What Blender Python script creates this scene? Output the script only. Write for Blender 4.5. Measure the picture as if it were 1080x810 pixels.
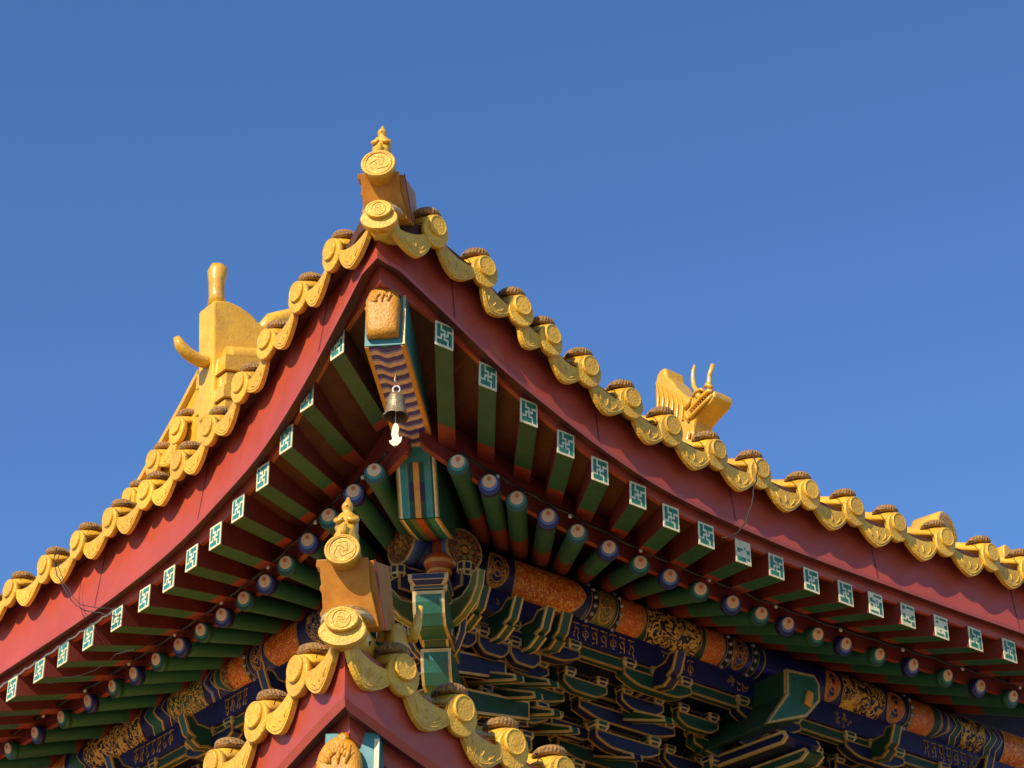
import bpy, bmesh, math, random
from mathutils import Vector, Matrix
random.seed(7)
PI = math.pi
for o in list(bpy.data.objects): bpy.data.objects.remove(o)
SC = bpy.context.scene
COL = SC.collection

# ------------------------------------------------------------------ camera, sky, sun, exposure
# world axes: +X runs along the right-hand eave, +Y along the left-hand eave, the hall lies in the +X +Y quarter
PITCH = math.radians(30.182); AZ = math.radians(51.3995)
cam = bpy.data.cameras.new('camera'); camo = bpy.data.objects.new('camera', cam); COL.objects.link(camo)
cam.sensor_width = 36; cam.lens = 2500/1080*36; cam.clip_start = .05; cam.clip_end = 3000
camo.location = (-5.487, -7.57, 0)
fwd = Vector((math.cos(AZ)*math.cos(PITCH), math.sin(AZ)*math.cos(PITCH), math.sin(PITCH)))
camo.rotation_euler = fwd.to_track_quat('-Z', 'Y').to_euler()
SC.camera = camo

SUN_AZ = math.radians(197.5); SUN_EL = math.radians(31)
sd = Vector((math.cos(SUN_AZ)*math.cos(SUN_EL), math.sin(SUN_AZ)*math.cos(SUN_EL), math.sin(SUN_EL)))
W = bpy.data.worlds.new('World'); SC.world = W; W.use_nodes = True
nt = W.node_tree; bg = nt.nodes['Background']
sky = nt.nodes.new('ShaderNodeTexSky'); sky.sky_type = 'NISHITA'; sky.sun_disc = False
sky.sun_elevation = SUN_EL; sky.sun_rotation = math.radians(90) - SUN_AZ
sky.altitude = 0; sky.air_density = 1.0; sky.dust_density = .1; sky.ozone_density = 5.0
hs = nt.nodes.new('ShaderNodeHueSaturation'); hs.inputs['Saturation'].default_value = 1.12; hs.inputs['Value'].default_value = 1.0; hs.inputs['Hue'].default_value = .507
nt.links.new(sky.outputs[0], hs.inputs['Color']); nt.links.new(hs.outputs[0], bg.inputs[0]); bg.inputs[1].default_value = .150
sl = bpy.data.lights.new('sun', 'SUN'); sl.energy = 5.0; sl.angle = math.radians(.5); sl.color = (1, .86, .66)
so = bpy.data.objects.new('sun', sl); COL.objects.link(so); so.rotation_euler = sd.to_track_quat('Z', 'Y').to_euler()
SC.view_settings.view_transform = 'Standard'; SC.view_settings.look = 'None'
SC.view_settings.exposure = 0.25; SC.view_settings.gamma = 1

# ------------------------------------------------------------------ materials
MATS = {}
def mat(name, col, rough=.5, col2=None, scale=6., amt=.5, bump=0., bscale=40., metal=0., spec=.5, coat=0., wear=0., wcol=(.30, .26, .20), rnd=0., wstretch=(14, 14, 2.2)):
    m = bpy.data.materials.new(name); m.use_nodes = True
    n = m.node_tree.nodes; l = m.node_tree.links; b = n['Principled BSDF']
    b.inputs['Roughness'].default_value = rough; b.inputs['Metallic'].default_value = metal
    b.inputs['Specular IOR Level'].default_value = spec
    b.inputs['Coat Weight'].default_value = coat; b.inputs['Coat Roughness'].default_value = .12
    tc = n.new('ShaderNodeTexCoord')
    nz = n.new('ShaderNodeTexNoise'); nz.inputs['Scale'].default_value = scale; nz.inputs['Detail'].default_value = 6; nz.inputs['Roughness'].default_value = .65
    l.new(tc.outputs['Object'], nz.inputs['Vector'])
    rp = n.new('ShaderNodeValToRGB'); rp.color_ramp.elements[0].position = .5-.25*amt-.05; rp.color_ramp.elements[1].position = .5+.25*amt+.05
    c2 = col2 or tuple(c*.72 for c in col)
    rp.color_ramp.elements[0].color = (*c2, 1); rp.color_ramp.elements[1].color = (*col, 1)
    l.new(nz.outputs[0], rp.inputs[0]); out = rp.outputs[0]
    if wear:        # run-off streaks, dust and chipped spots
        mp = n.new('ShaderNodeMapping'); mp.inputs['Scale'].default_value = wstretch; l.new(tc.outputs['Object'], mp.inputs['Vector'])
        n2 = n.new('ShaderNodeTexNoise'); n2.inputs['Scale'].default_value = 1.6; n2.inputs['Detail'].default_value = 8; n2.inputs['Roughness'].default_value = .72; l.new(mp.outputs[0], n2.inputs['Vector'])
        r2 = n.new('ShaderNodeMapRange'); r2.inputs[1].default_value = .50; r2.inputs[2].default_value = .74; r2.inputs[3].default_value = 0; r2.inputs[4].default_value = wear; l.new(n2.outputs[0], r2.inputs[0])
        mx = n.new('ShaderNodeMixRGB'); l.new(r2.outputs[0], mx.inputs[0]); l.new(out, mx.inputs[1]); mx.inputs[2].default_value = (*wcol, 1); out = mx.outputs[0]
    if rnd:         # piece to piece difference in colour
        oi = n.new('ShaderNodeObjectInfo'); r3 = n.new('ShaderNodeMapRange'); r3.inputs[3].default_value = 1-rnd; r3.inputs[4].default_value = 1+rnd*.35; l.new(oi.outputs['Random'], r3.inputs[0])
        h3 = n.new('ShaderNodeHueSaturation'); l.new(r3.outputs[0], h3.inputs['Value']); l.new(out, h3.inputs['Color']); out = h3.outputs[0]
    l.new(out, b.inputs['Base Color'])
    nr = n.new('ShaderNodeTexNoise'); nr.inputs['Scale'].default_value = scale*3; l.new(tc.outputs['Object'], nr.inputs['Vector'])
    mr = n.new('ShaderNodeMapRange'); mr.inputs[3].default_value = max(.05, rough-.12); mr.inputs[4].default_value = min(1, rough+.16)
    l.new(nr.outputs[0], mr.inputs[0]); l.new(mr.outputs[0], b.inputs['Roughness'])
    if bump:
        nb = n.new('ShaderNodeTexNoise'); nb.inputs['Scale'].default_value = bscale; nb.inputs['Detail'].default_value = 5
        l.new(tc.outputs['Object'], nb.inputs['Vector'])
        bp = n.new('ShaderNodeBump'); bp.inputs['Strength'].default_value = bump; bp.inputs['Distance'].default_value = .01
        l.new(nb.outputs[0], bp.inputs['Height']); l.new(bp.outputs[0], b.inputs['Normal'])
    MATS[name] = m; return m

def filigree(name, ground, gold, dark, scale=60., cover=.5, metal=.35, warp=.6):
    """painted gold scrollwork: curled gold bands over a ground, with dark outlines"""
    m = bpy.data.materials.new(name); m.use_nodes = True
    n = m.node_tree.nodes; l = m.node_tree.links; b = n['Principled BSDF']
    tc = n.new('ShaderNodeTexCoord')
    w1 = n.new('ShaderNodeTexNoise'); w1.inputs['Scale'].default_value = scale*.35; w1.inputs['Detail'].default_value = 2
    l.new(tc.outputs['Object'], w1.inputs['Vector'])
    mx = n.new('ShaderNodeVectorMath'); mx.operation = 'MULTIPLY_ADD'; l.new(w1.outputs['Color'], mx.inputs[0])
    mx.inputs[1].default_value = (warp*.1,)*3; l.new(tc.outputs['Object'], mx.inputs[2])
    nz = n.new('ShaderNodeTexNoise'); nz.inputs['Scale'].default_value = scale*.55; nz.inputs['Detail'].default_value = 1.5; nz.inputs['Distortion'].default_value = 1.8
    l.new(mx.outputs[0], nz.inputs['Vector'])
    # band the noise so it reads as outlined curls
    mu = n.new('ShaderNodeMath'); mu.operation = 'MULTIPLY'; mu.inputs[1].default_value = 19.; l.new(nz.outputs[0], mu.inputs[0])
    si = n.new('ShaderNodeMath'); si.operation = 'SINE'; l.new(mu.outputs[0], si.inputs[0])
    rp = n.new('ShaderNodeValToRGB'); e = rp.color_ramp.elements; cover *= .78
    l.new(si.outputs[0], rp.inputs[0])
    mr = n.new('ShaderNodeMapRange'); mr.inputs[1].default_value = -1; mr.inputs[2].default_value = 1; l.new(si.outputs[0], mr.inputs[0]); l.new(mr.outputs[0], rp.inputs[0])
    e[0].position = max(.02, .92-cover); e[0].color = (*ground, 1); e[1].position = min(.98, 1.12-cover); e[1].color = (*gold, 1)
    k = e.new(1-cover+.02); k.color = (*dark, 1)
    l.new(rp.outputs[0], b.inputs['Base Color'])
    b.inputs['Roughness'].default_value = .42; b.inputs['Metallic'].default_value = metal*.3
    bp = n.new('ShaderNodeBump'); bp.inputs['Strength'].default_value = .35; bp.inputs['Distance'].default_value = .004
    l.new(mr.outputs[0], bp.inputs['Height']); l.new(bp.outputs[0], b.inputs['Normal'])
    MATS[name] = m; return m

mat('glaze', (.86, .49, .038), .28, (.70, .35, .022), 9, .6, .25, 60, coat=.3, wear=.5, wcol=(.34, .20, .06), rnd=.16, wstretch=(9, 9, 9))
mat('glaze_relief', (.87, .51, .045), .42, (.71, .36, .027), 30, .5, .5, 110, coat=.08, wear=.55, wcol=(.40, .22, .05), rnd=.18, wstretch=(16, 16, 16))
mat('glaze_shaded', (.58, .23, .014), .5, (.44, .15, .01), 18, .6, .15, 40, wear=.4, wcol=(.30, .14, .03))  # yellow glaze deepened to orange for ridge ends, shade put into the colour
mat('cap_brown', (.46, .23, .05), .5, (.14, .08, .025), 60, .5, .8, 130)
mat('glaze_sleeve', (.68, .31, .018), .40, (.50, .19, .01), 26, .7, .5, 90, rnd=.1)
mat('cap_rim', (.62, .46, .20), .5, None, 30, .5, .3)
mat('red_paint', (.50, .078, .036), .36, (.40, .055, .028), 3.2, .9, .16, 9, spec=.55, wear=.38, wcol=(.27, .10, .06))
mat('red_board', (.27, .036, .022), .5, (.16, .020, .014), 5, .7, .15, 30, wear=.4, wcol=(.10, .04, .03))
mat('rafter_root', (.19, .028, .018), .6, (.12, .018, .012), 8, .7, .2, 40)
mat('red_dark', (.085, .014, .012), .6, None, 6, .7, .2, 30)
mat('red_strip', (.46, .075, .040), .4, (.36, .050, .03), 4, .7, .1, 20, wear=.4, wcol=(.22, .10, .07))
mat('green_paint', (.008, .104, .066), .5, (.006, .076, .050), 10, .6, .2, 60, wear=.35, wcol=(.06, .09, .05), rnd=.25)
mat('green_round', (.016, .120, .088), .5, (.010, .086, .064), 10, .7, .25, 60, wear=.35, wcol=(.07, .10, .06), rnd=.25)
mat('green_deep', (.008, .060, .034), .42, (.005, .038, .022), 14, .7, .2, 60)
mat('fret_green', (.030, .19, .10), .5, (.020, .14, .07), 40, .6)
mat('teal', (.03, .24, .22), .5, (.022, .17, .16), 20, .6)
mat('turquoise', (.055, .24, .25), .45, (.035, .18, .18), 20, .6)
mat('blue_paint', (.011, .014, .13), .45, (.007, .009, .08), 12, .7, .2, 60)
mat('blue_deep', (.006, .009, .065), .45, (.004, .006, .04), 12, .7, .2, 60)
mat('light_blue', (.10, .18, .42), .5)
mat('cream', (.86, .80, .50), .5, (.72, .64, .36), 60, .6, wear=.5, wcol=(.34, .28, .16), rnd=.15, wstretch=(30, 30, 30))
mat('peach', (.78, .54, .33), .45, (.66, .42, .24), 40, .6, wear=.4, wcol=(.40, .26, .14), rnd=.15, wstretch=(30, 30, 30))
mat('orange_dot', (.62, .16, .03), .5)
mat('orange_gold', (.72, .33, .05), .42, (.52, .20, .03), 30, .6)
mat('orange_paint', (.50, .10, .015), .45, (.34, .055, .012), 24, .7)
mat('purple', (.034, .030, .34), .5, (.04, .02, .13), 20, .6)
mat('lilac', (.24, .24, .56), .5)
mat('pinkish', (.80, .60, .44), .5, (.55, .28, .18), 40, .6)
mat('gold_line', (.52, .30, .075), .38, (.34, .17, .035), 30, .8, .2, 80, metal=.25)
mat('gold_pale', (.62, .44, .18), .38, (.42, .26, .08), 30, .8, .2, 80, metal=.15)
mat('olive', (.13, .17, .04), .5)
mat('black', (.010, .009, .009), .6)
mat('cable_black', (.012, .011, .011), .5)
mat('white_plastic', (.72, .70, .66), .35)
mat('bell_metal', (.46, .36, .20), .38, (.22, .15, .07), 40, .8, .4, 70, metal=.55)
mat('bell_inside', (.10, .045, .015), .6)
mat('pearl', (.34, .36, .48), .35)
mat('paving', (.21, .20, .185), .85, (.16, .152, .14), .8, .8, .4, 8)
mat('filler_dark', (.10, .035, .02), .8, None, 20, .8, .4, 40)  # dark brown of the added filler under the tiles
mat('plaster', (.30, .04, .03), .8, None, 2, .8, .3, 10)
mat('stone', (.38, .36, .32), .8, None, 3, .8, .3, 20)
filigree('fil_orange', (.62, .095, .012), (.90, .42, .05), (.20, .025, .01), 62, .42)
filigree('fil_orange_fine', (.60, .10, .014), (.82, .36, .06), (.24, .03, .01), 90, .34)
filigree('fil_red', (.10, .010, .012), (.62, .34, .09), (.02, .01, .01), 95, .50)
filigree('fil_dragon', (.015, .012, .03), (.74, .40, .06), (.01, .008, .01), 30, .66)
filigree('fil_dragon_green', (.02, .09, .04), (.78, .45, .08), (.01, .02, .01), 46, .62)
filigree('fil_disc', (.045, .006, .012), (.48, .28, .10), (.012, .006, .008), 115, .44)
filigree('fil_phoenix', (.012, .015, .13), (.70, .48, .18), (.01, .01, .04), 70, .40)

# ------------------------------------------------------------------ mesh helpers
class MB:
    def __init__(s): s.bm = bmesh.new(); s.mats = []
    def mi(s, name):
        if name not in s.mats: s.mats.append(name)
        return s.mats.index(name)
    def face(s, pts, m):
        vs = [s.bm.verts.new(p) for p in pts]
        try: f = s.bm.faces.new(vs)
        except ValueError: return
        f.material_index = s.mi(m); return f
    def prism(s, pts, vec, m, mend=None, mside=None):
        """closed planar outline pts pushed along vec"""
        vec = Vector(vec); a = [s.bm.verts.new(p) for p in pts]; b = [s.bm.verts.new(Vector(p)+vec) for p in pts]
        n = len(pts); k = s.mi(m)
        f = s.bm.faces.new(a[::-1]); f.material_index = k
        f = s.bm.faces.new(b); f.material_index = s.mi(mend) if mend else k
        for i in range(n):
            f = s.bm.faces.new((a[i], a[(i+1) % n], b[(i+1) % n], b[i])); f.material_index = s.mi(mside[i]) if mside else k
    def box(s, c, ax, ay, az, m):
        c = Vector(c); ax = Vector(ax)/2; ay = Vector(ay)/2; az = Vector(az)/2
        s.prism([c-ax-ay-az, c+ax-ay-az, c+ax+ay-az, c-ax+ay-az], az*2, m)
    def loft(s, rings, ms, closed=True, cap=True, capm=None):
        """rings: lists of points; ms: material name or list per ring gap"""
        R = [[s.bm.verts.new(p) for p in r] for r in rings]; n = len(rings[0])
        for j in range(len(R)-1):
            k = s.mi(ms if isinstance(ms, str) else ms[j])
            for i in range(n if closed else n-1):
                q = (i+1) % n
                try: f = s.bm.faces.new((R[j][i], R[j][q], R[j+1][q], R[j+1][i])); f.material_index = k; f.smooth = True
                except ValueError: pass
        if cap and closed:
            for r, mm in ((R[0], 0), (R[-1], -1)):
                try: f = s.bm.faces.new(r); f.material_index = s.mi(capm or (ms if isinstance(ms, str) else ms[mm]))
                except ValueError: pass
    def tube(s, path, r, m, n=8, ms=None):
        path = [Vector(p) for p in path]; rr = r if isinstance(r, (list, tuple)) else [r]*len(path)
        rings = []; up = None
        for i, p in enumerate(path):
            d = (path[min(i+1, len(path)-1)] - path[max(i-1, 0)]).normalized()
            if up is None: up = Vector((0, 0, 1)) if abs(d.z) < .9 else Vector((1, 0, 0))
            x = d.cross(up).normalized(); y = x.cross(d).normalized(); up = y
            rings.append([p + (x*math.cos(2*PI*k/n) + y*math.sin(2*PI*k/n))*rr[i] for k in range(n)])
        s.loft(rings, ms or m)
    def disc(s, c, nrm, prof, ms, n=28, up=Vector((0, 0, 1)), sy=1., caps=True):
        """turned shape round axis nrm through c: prof = [(height along nrm, radius)]"""
        c = Vector(c); nrm = Vector(nrm).normalized(); x = up.cross(nrm)
        if x.length < 1e-4: x = Vector((1, 0, 0))
        x.normalize(); y = nrm.cross(x)
        rings = [[c + nrm*h + (x*math.cos(2*PI*k/n) + y*math.sin(2*PI*k/n)*sy)*max(r, 1e-4) for k in range(n)] for h, r in prof]
        s.loft(rings, ms, cap=caps)
    def build(s, name, parent=None, smooth=None, label=None, recalc=True, bevel=0.):
        if recalc: bmesh.ops.recalc_face_normals(s.bm, faces=s.bm.faces[:])
        me = bpy.data.meshes.new(name); s.bm.to_mesh(me); s.bm.free()
        for m in s.mats: me.materials.append(MATS[m])
        if smooth:
            for p in me.polygons: p.use_smooth = True
        o = bpy.data.objects.new(name, me); COL.objects.link(o)
        if parent: adopt(o, parent)
        if label: o['label'] = label
        if bevel:
            b = o.modifiers.new('bevel', 'BEVEL'); b.width = bevel; b.segments = 2; b.limit_method = 'ANGLE'; b.angle_limit = math.radians(40)
        return o
def wloc(o):
    v = Vector((0, 0, 0))
    while o: v = v + o.location; o = o.parent
    return v
def adopt(o, parent):
    o.parent = parent; o.location = o.location - wloc(parent)
def empty(name, loc, label=None, cat=None, group=None, parent=None):
    o = bpy.data.objects.new(name, None); COL.objects.link(o); o.location = loc
    if parent: adopt(o, parent)
    if label: o['label'] = label
    if cat: o['category'] = cat
    if group: o['group'] = group
    return o
def tag(o, label, cat, group=None):
    o['label'] = label; o['category'] = cat
    if group: o['group'] = group
    return o
def S(side, u, w, z):      # u along the eave, w inward from the rafter-end line, z up
    return Vector((u, w, z)) if side == 'R' else Vector((w, u, z))
def OUT(side): return Vector((0, -1, 0)) if side == 'R' else Vector((-1, 0, 0))
def ALO(side): return Vector((1, 0, 0)) if side == 'R' else Vector((0, 1, 0))
D = Vector((-1, -1, 0)).normalized()      # outward along the corner diagonal
T = Vector((1, -1, 0)).normalized()       # across the diagonal, to the right in view

# ------------------------------------------------------------------ eave curves of the upper roof
U0 = {'R': -.41, 'L': -.28}; JT = {'R': .28, 'L': .41}; UR = 2.9
def jut(s, u): return JT[s]*max(0., 1-max(u, U0[s])/UR)**2/(1-U0[s]/UR)**2
TB = {
 'stR': [(-.41, 5.665), (-.036, 5.618), (.246, 5.526), (.513, 5.446), (.757, 5.377), (.985, 5.322), (1.242, 5.284), (1.468, 5.243), (1.712, 5.231), (2., 5.222), (2.7, 5.224), (3.4, 5.237), (4., 5.254), (5.2, 5.28)],
 'stL': [(-.28, 5.672), (.156, 5.648), (.497, 5.553), (.723, 5.440), (.982, 5.364), (1.252, 5.314), (1.498, 5.270), (1.759, 5.258), (2., 5.242), (2.57, 5.231), (3.14, 5.226), (3.7, 5.213), (5.2, 5.20)],
 'fbR': [(-.41, 5.728), (-.13, 5.645), (.308, 5.495), (.579, 5.426), (1.063, 5.320), (1.4, 5.275), (2.2, 5.253), (2.9, 5.265), (3.5, 5.276), (4., 5.29), (5.2, 5.31)],
 'fbL': [(-.28, 5.728), (.1, 5.610), (.4, 5.510), (.93, 5.375), (1.4, 5.325), (1.8, 5.284), (2.4, 5.262), (3., 5.25), (4., 5.245), (5.2, 5.24)],
 'tiR': [(-.41, 5.985), (-.21, 5.985), (.111, 5.922), (.342, 5.818), (.544, 5.742), (.805, 5.685), (1.089, 5.626), (1.363, 5.584), (1.683, 5.574), (2.35, 5.580), (3., 5.602), (3.4, 5.632), (4., 5.665), (5.2, 5.70)],
 'tiL': [(-.28, 5.985), (-.03, 5.932), (.379, 5.940), (.767, 5.893), (1.05, 5.800), (1.401, 5.731), (1.74, 5.693), (2.109, 5.680), (2.5, 5.685), (3.2, 5.676), (3.6, 5.681), (5.2, 5.70)],
 'rdR': [(-.41, 5.42), (.2, 5.30), (.427, 5.258), (.633, 5.232), (.816, 5.210), (1.227, 5.178), (1.659, 5.152), (2.3, 5.137), (3.1, 5.136), (3.66, 5.157), (4.48, 5.185), (5.2, 5.20)],
 'rdL': [(-.28, 5.34), (.57, 5.266), (1.067, 5.252), (1.289, 5.215), (1.521, 5.186), (1.965, 5.166), (2.64, 5.150), (3.3, 5.144), (5.2, 5.148)]}
def zc(kind, s, u):
    t = TB[kind+s]; u = min(max(u, t[0][0]), t[-1][0]-1e-6); n = len(t)
    for i in range(n-1):
        if u < t[i+1][0]: break
    x0, y0 = t[i]; x1, y1 = t[i+1]; h = x1-x0
    sl = lambda k: (t[k+1][1]-t[k][1])/(t[k+1][0]-t[k][0])
    m0 = sl(0) if i == 0 else (sl(i-1)+sl(i))/2
    m1 = sl(n-2) if i == n-2 else (sl(i)+sl(i+1))/2
    q = (u-x0)/h
    return (2*q**3-3*q**2+1)*y0 + (q**3-2*q**2+q)*h*m0 + (-2*q**3+3*q**2)*y1 + (q**3-q**2)*h*m1
U_SQ = {'R': [-.036, .246, .513, .757, .985, 1.242, 1.468, 1.712, 1.972, 2.208, 2.461, 2.71, 2.932, 3.173, 3.428, 3.695, 3.969, 4.23, 4.49],
        'L': [.156, .497, .723, .982, 1.252, 1.498, 1.759, 2.005, 2.271, 2.566, 2.869, 3.141, 3.401, 3.711, 3.99, 4.26, 4.53]}
U_RD = {'R': [.427, .633, .816, 1.027, 1.227, 1.442, 1.659, 1.867, 2.082, 2.313, 2.519, 2.713, 2.931, 3.142, 3.399, 3.664, 3.939, 4.209, 4.483, 4.75],
        'L': [.57, .797, 1.067, 1.289, 1.521, 1.743, 1.965, 2.196, 2.415, 2.642, 2.879, 3.116, 3.341, 3.613, 3.914, 4.222, 4.544, 4.85]}
U_TI = {'R': [-.21, .111, .342, .544, .805, 1.089, 1.363, 1.683, 1.995, 2.346, 2.682, 3.009, 3.38, 3.74, 4.06, 4.39, 4.72],
        'L': [-.03, .379, .767, 1.05, 1.401, 1.74, 2.109, 2.501, 2.848, 3.213, 3.604, 3.96, 4.31, 4.66]}
UEND = 5.2

hall = empty('temple_hall', (0, 0, -1.6), 'red and green painted temple hall corner with two tiers of yellow glazed tile eaves', 'temple')

# ------------------------------------------------------------------ ground
g = MB(); g.face([(-400, -400, 0), (400, -400, 0), (400, 400, 0), (-400, 400, 0)], 'paving')
go = g.build('ground', recalc=False); go.location = (0, 0, -1.6); go['kind'] = 'structure'; go['label'] = 'pale stone paving of the temple courtyard'

# ------------------------------------------------------------------ fascia, eave strip, sheathing
def sweep(side, prof, us, mats, name, label, start=0, parent=hall, jutf=jut, u0=U0, smooth=False, wshift=0.):
    """prof(u) -> [(w, z)]; the first section is mitred on the corner diagonal"""
    m = MB(); rings = []
    for i, u in enumerate(us):
        ring = []
        for (w, z) in prof(u):
            uu = max(u, u0[side] + w + start) if i else u0[side] + w + start
            j = jutf(side, uu)
            ring.append(S(side, uu, w - j + wshift, z))
        rings.append(ring)
    n = len(rings[0])
    for j in range(len(rings)-1):
        for i in range(n):
            q = (i+1) % n
            f = m.face([rings[j][i], rings[j][q], rings[j+1][q], rings[j+1][i]], mats[i])
            if f: f.smooth = smooth
    m.face(rings[0], mats[0]); m.face(rings[-1], mats[0])
    bmesh.ops.remove_doubles(m.bm, verts=m.bm.verts[:], dist=1e-5)
    return m.build(name, parent, label=label)
for s in 'RL':
    us = [U0[s]+(UEND-U0[s])*(k/46)**1.25 for k in range(47)]
    nm = 'right' if s == 'R' else 'left'
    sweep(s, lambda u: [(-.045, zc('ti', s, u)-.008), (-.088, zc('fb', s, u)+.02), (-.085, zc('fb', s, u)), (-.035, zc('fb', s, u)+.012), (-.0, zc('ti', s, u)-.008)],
          us, ['red_paint', 'red_paint', 'red_dark', 'red_dark', 'red_dark'], 'fascia_board', 'long glossy red fascia board of the upper eave, %s side' % nm, 0)  # underside in a darker red, its shade put into the colour
    sweep(s, lambda u: [(-.034, max(zc('fb', s, u), zc('st', s, u))+.05), (-.012, zc('st', s, u)), (.012, zc('st', s, u)+.002), (.012, max(zc('fb', s, u), zc('st', s, u))+.05)],
          us, ['red_strip', 'red_strip', 'red_strip', 'red_strip'], 'eave_strip', None, 0)
    sweep(s, lambda u: [(-.112, zc('ti', s, u)-.062), (-.112, zc('ti', s, u)+.0), (.02, zc('ti', s, u)+.03), (.02, zc('ti', s, u)-.012), (-.05, zc('ti', s, u)-.03)],
          us, ['filler_dark']*5, 'sun_gap_filler', None, 0)  # dark filler added behind the tile ends to stop sun leaking through
# joints in the cladding
for s, ul in (('R', [-.02, .93, 1.87, 2.9, 4.0]), ('L', [.25, 1.6, 2.72, 3.9])):
    for u in ul:
        m = MB(); j = jut(s, u)
        zt = zc('ti', s, u)-.02; zb = zc('fb', s, u)+.002
        a = S(s, u, -.0475-j, zt); b = S(s, u, -.0905-j, zb+.02)
        m.prism([a, a+ALO(s)*.003, b+ALO(s)*.003, b], OUT(s)*.0015, 'red_dark'); m.build('cladding_joint', hall)

def zroof(s, u, w): return zc('ti', s, u) + .42*(w+.15) if w < 1.2 else zc('ti', s, u)+.567+.52*(w-1.2)
def zfly(s, u): return .065 - .25*math.exp(-(max(u, -.3)+.04)/.5)     # rise of the underside at the rafter root
def dufly(u): return max(0., .42-.13*u)
# ------------------------------------------------------------------ square flying rafters with fret-painted ends
FRET = ["...........",
        ".##.######.",
        ".##.######.",
        ".##...#....",
        ".####.#.##.",
        ".##.....##.",
        ".##.#.####.",
        "....#...##.",
        ".######.##.",
        ".######.##.",
        "..........."]
zsq = lambda s, u: zc('st', s, u) - .062
for s in 'RL':
    for i, u in enumerate(U_SQ[s]):
        j = jut(s, u); z = zsq(s, u); W2 = .052; H = .062
        du = dufly(u); rise = zfly(s, u)+.06
        m = MB()
        def P(t, a, b):   # t = 0 head .. 1 root, a across, b up
            return S(s, u+a+du*t, -j + (.41+j*.55)*t - .030, z + b + rise*t)
        def clear(t):
            p = P(t, 0, 0); return (p.x+.13-p.y)*(1 if s == 'R' else -1) > .20
        tm = 1.6 if u > .7 else 1.04
        while tm > .9 and not clear(tm): tm -= .03
        secs = [(0, 'g'), (.80, 'g'), (min(1.12, tm-.01), 'r'), (tm, 'r')]
        rings = [[P(t, -W2, -H), P(t, W2, -H), P(t, W2, H), P(t, -W2, H)] for t, _ in secs]
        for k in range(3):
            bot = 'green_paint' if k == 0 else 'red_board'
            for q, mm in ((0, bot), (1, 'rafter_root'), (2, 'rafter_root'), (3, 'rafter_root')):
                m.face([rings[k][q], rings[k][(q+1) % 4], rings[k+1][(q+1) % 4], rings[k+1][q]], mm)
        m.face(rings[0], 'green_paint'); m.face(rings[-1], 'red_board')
        bmesh.ops.remove_doubles(m.bm, verts=m.bm.verts[:], dist=1e-5)
        ro = m.build('flying_rafter', hall, bevel=.003)
        e = MB(); o = OUT(s); al = ALO(s)
        tilt = random.uniform(-.02, .02)
        c = S(s, u, -j-.030, z)
        right = al if s == 'R' else -al
        def Q(a, b, d): return c + right*(a*.98 + b*tilt) + Vector((0, 0, b)) + o*d
        e.prism([Q(-W2, -H, 0), Q(W2, -H, 0), Q(W2, H, 0), Q(-W2, H, 0)], o*.004, 'cream')
        N = 11
        ink = 'fret_green' if s == 'R' else 'teal'
        worn = random.random()
        for r, row in enumerate(FRET):
            k = 0
            while k < N:
                if row[k] == '#':
                    k2 = k
                    while k2 < N and row[k2] == '#': k2 += 1
                    if random.random() > (.5 if (s == 'R' and i in (8, 12, 13, 14)) else .0):
                        a0 = -W2+2*W2*k/N; a1 = -W2+2*W2*k2/N; b1 = H-2*H*r/N; b0 = b1-2*H/N
                        e.face([Q(a0, b0, .0052), Q(a1, b0, .0052), Q(a1, b1, .0052), Q(a0, b1, .0052)], ink)
                    k = k2
                else: k += 1
        e.build('painted_end', ro, recalc=False)
# sheathing boards over the rafters
for s in 'RL':
    us = [U0[s]+(UEND-U0[s])*(k/40)**1.2 for k in range(41)]
    def pr(u):
        j = jut(s, u); ex = .10*math.exp(-(u-U0[s])/.18); z = zsq(s, u)+.064+ex; r = zfly(s, u)+.06+ex*.6
        z1 = z+r; z2 = zc('rd', s, u)+.06
        return [(.0, z), (.38+j*.8, z1), (.9, max(z1+.06, z2+.24)), (1.9, z2+.62), (1.9, z2+.68), (.9, max(z1+.1, z2+.3)), (.38+j*.8, z1+.03), (0, z+.03)]
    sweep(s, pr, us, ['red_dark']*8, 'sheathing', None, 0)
    # closing board above the round rafter ends
    def pc(u):
        j = jut(s, u); z2 = zc('rd', s, u); z1 = zsq(s, u)+zfly(s, u)+.125
        return [(.44+j*.15, z2+.035), (.44+j*.15, max(z1, z2+.1)+.02), (.47+j*.15, max(z1, z2+.1)+.02), (.47+j*.15, z2+.035)]
    sweep(s, pc, us, ['red_board']*4, 'closing_board', None, .17)

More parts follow.
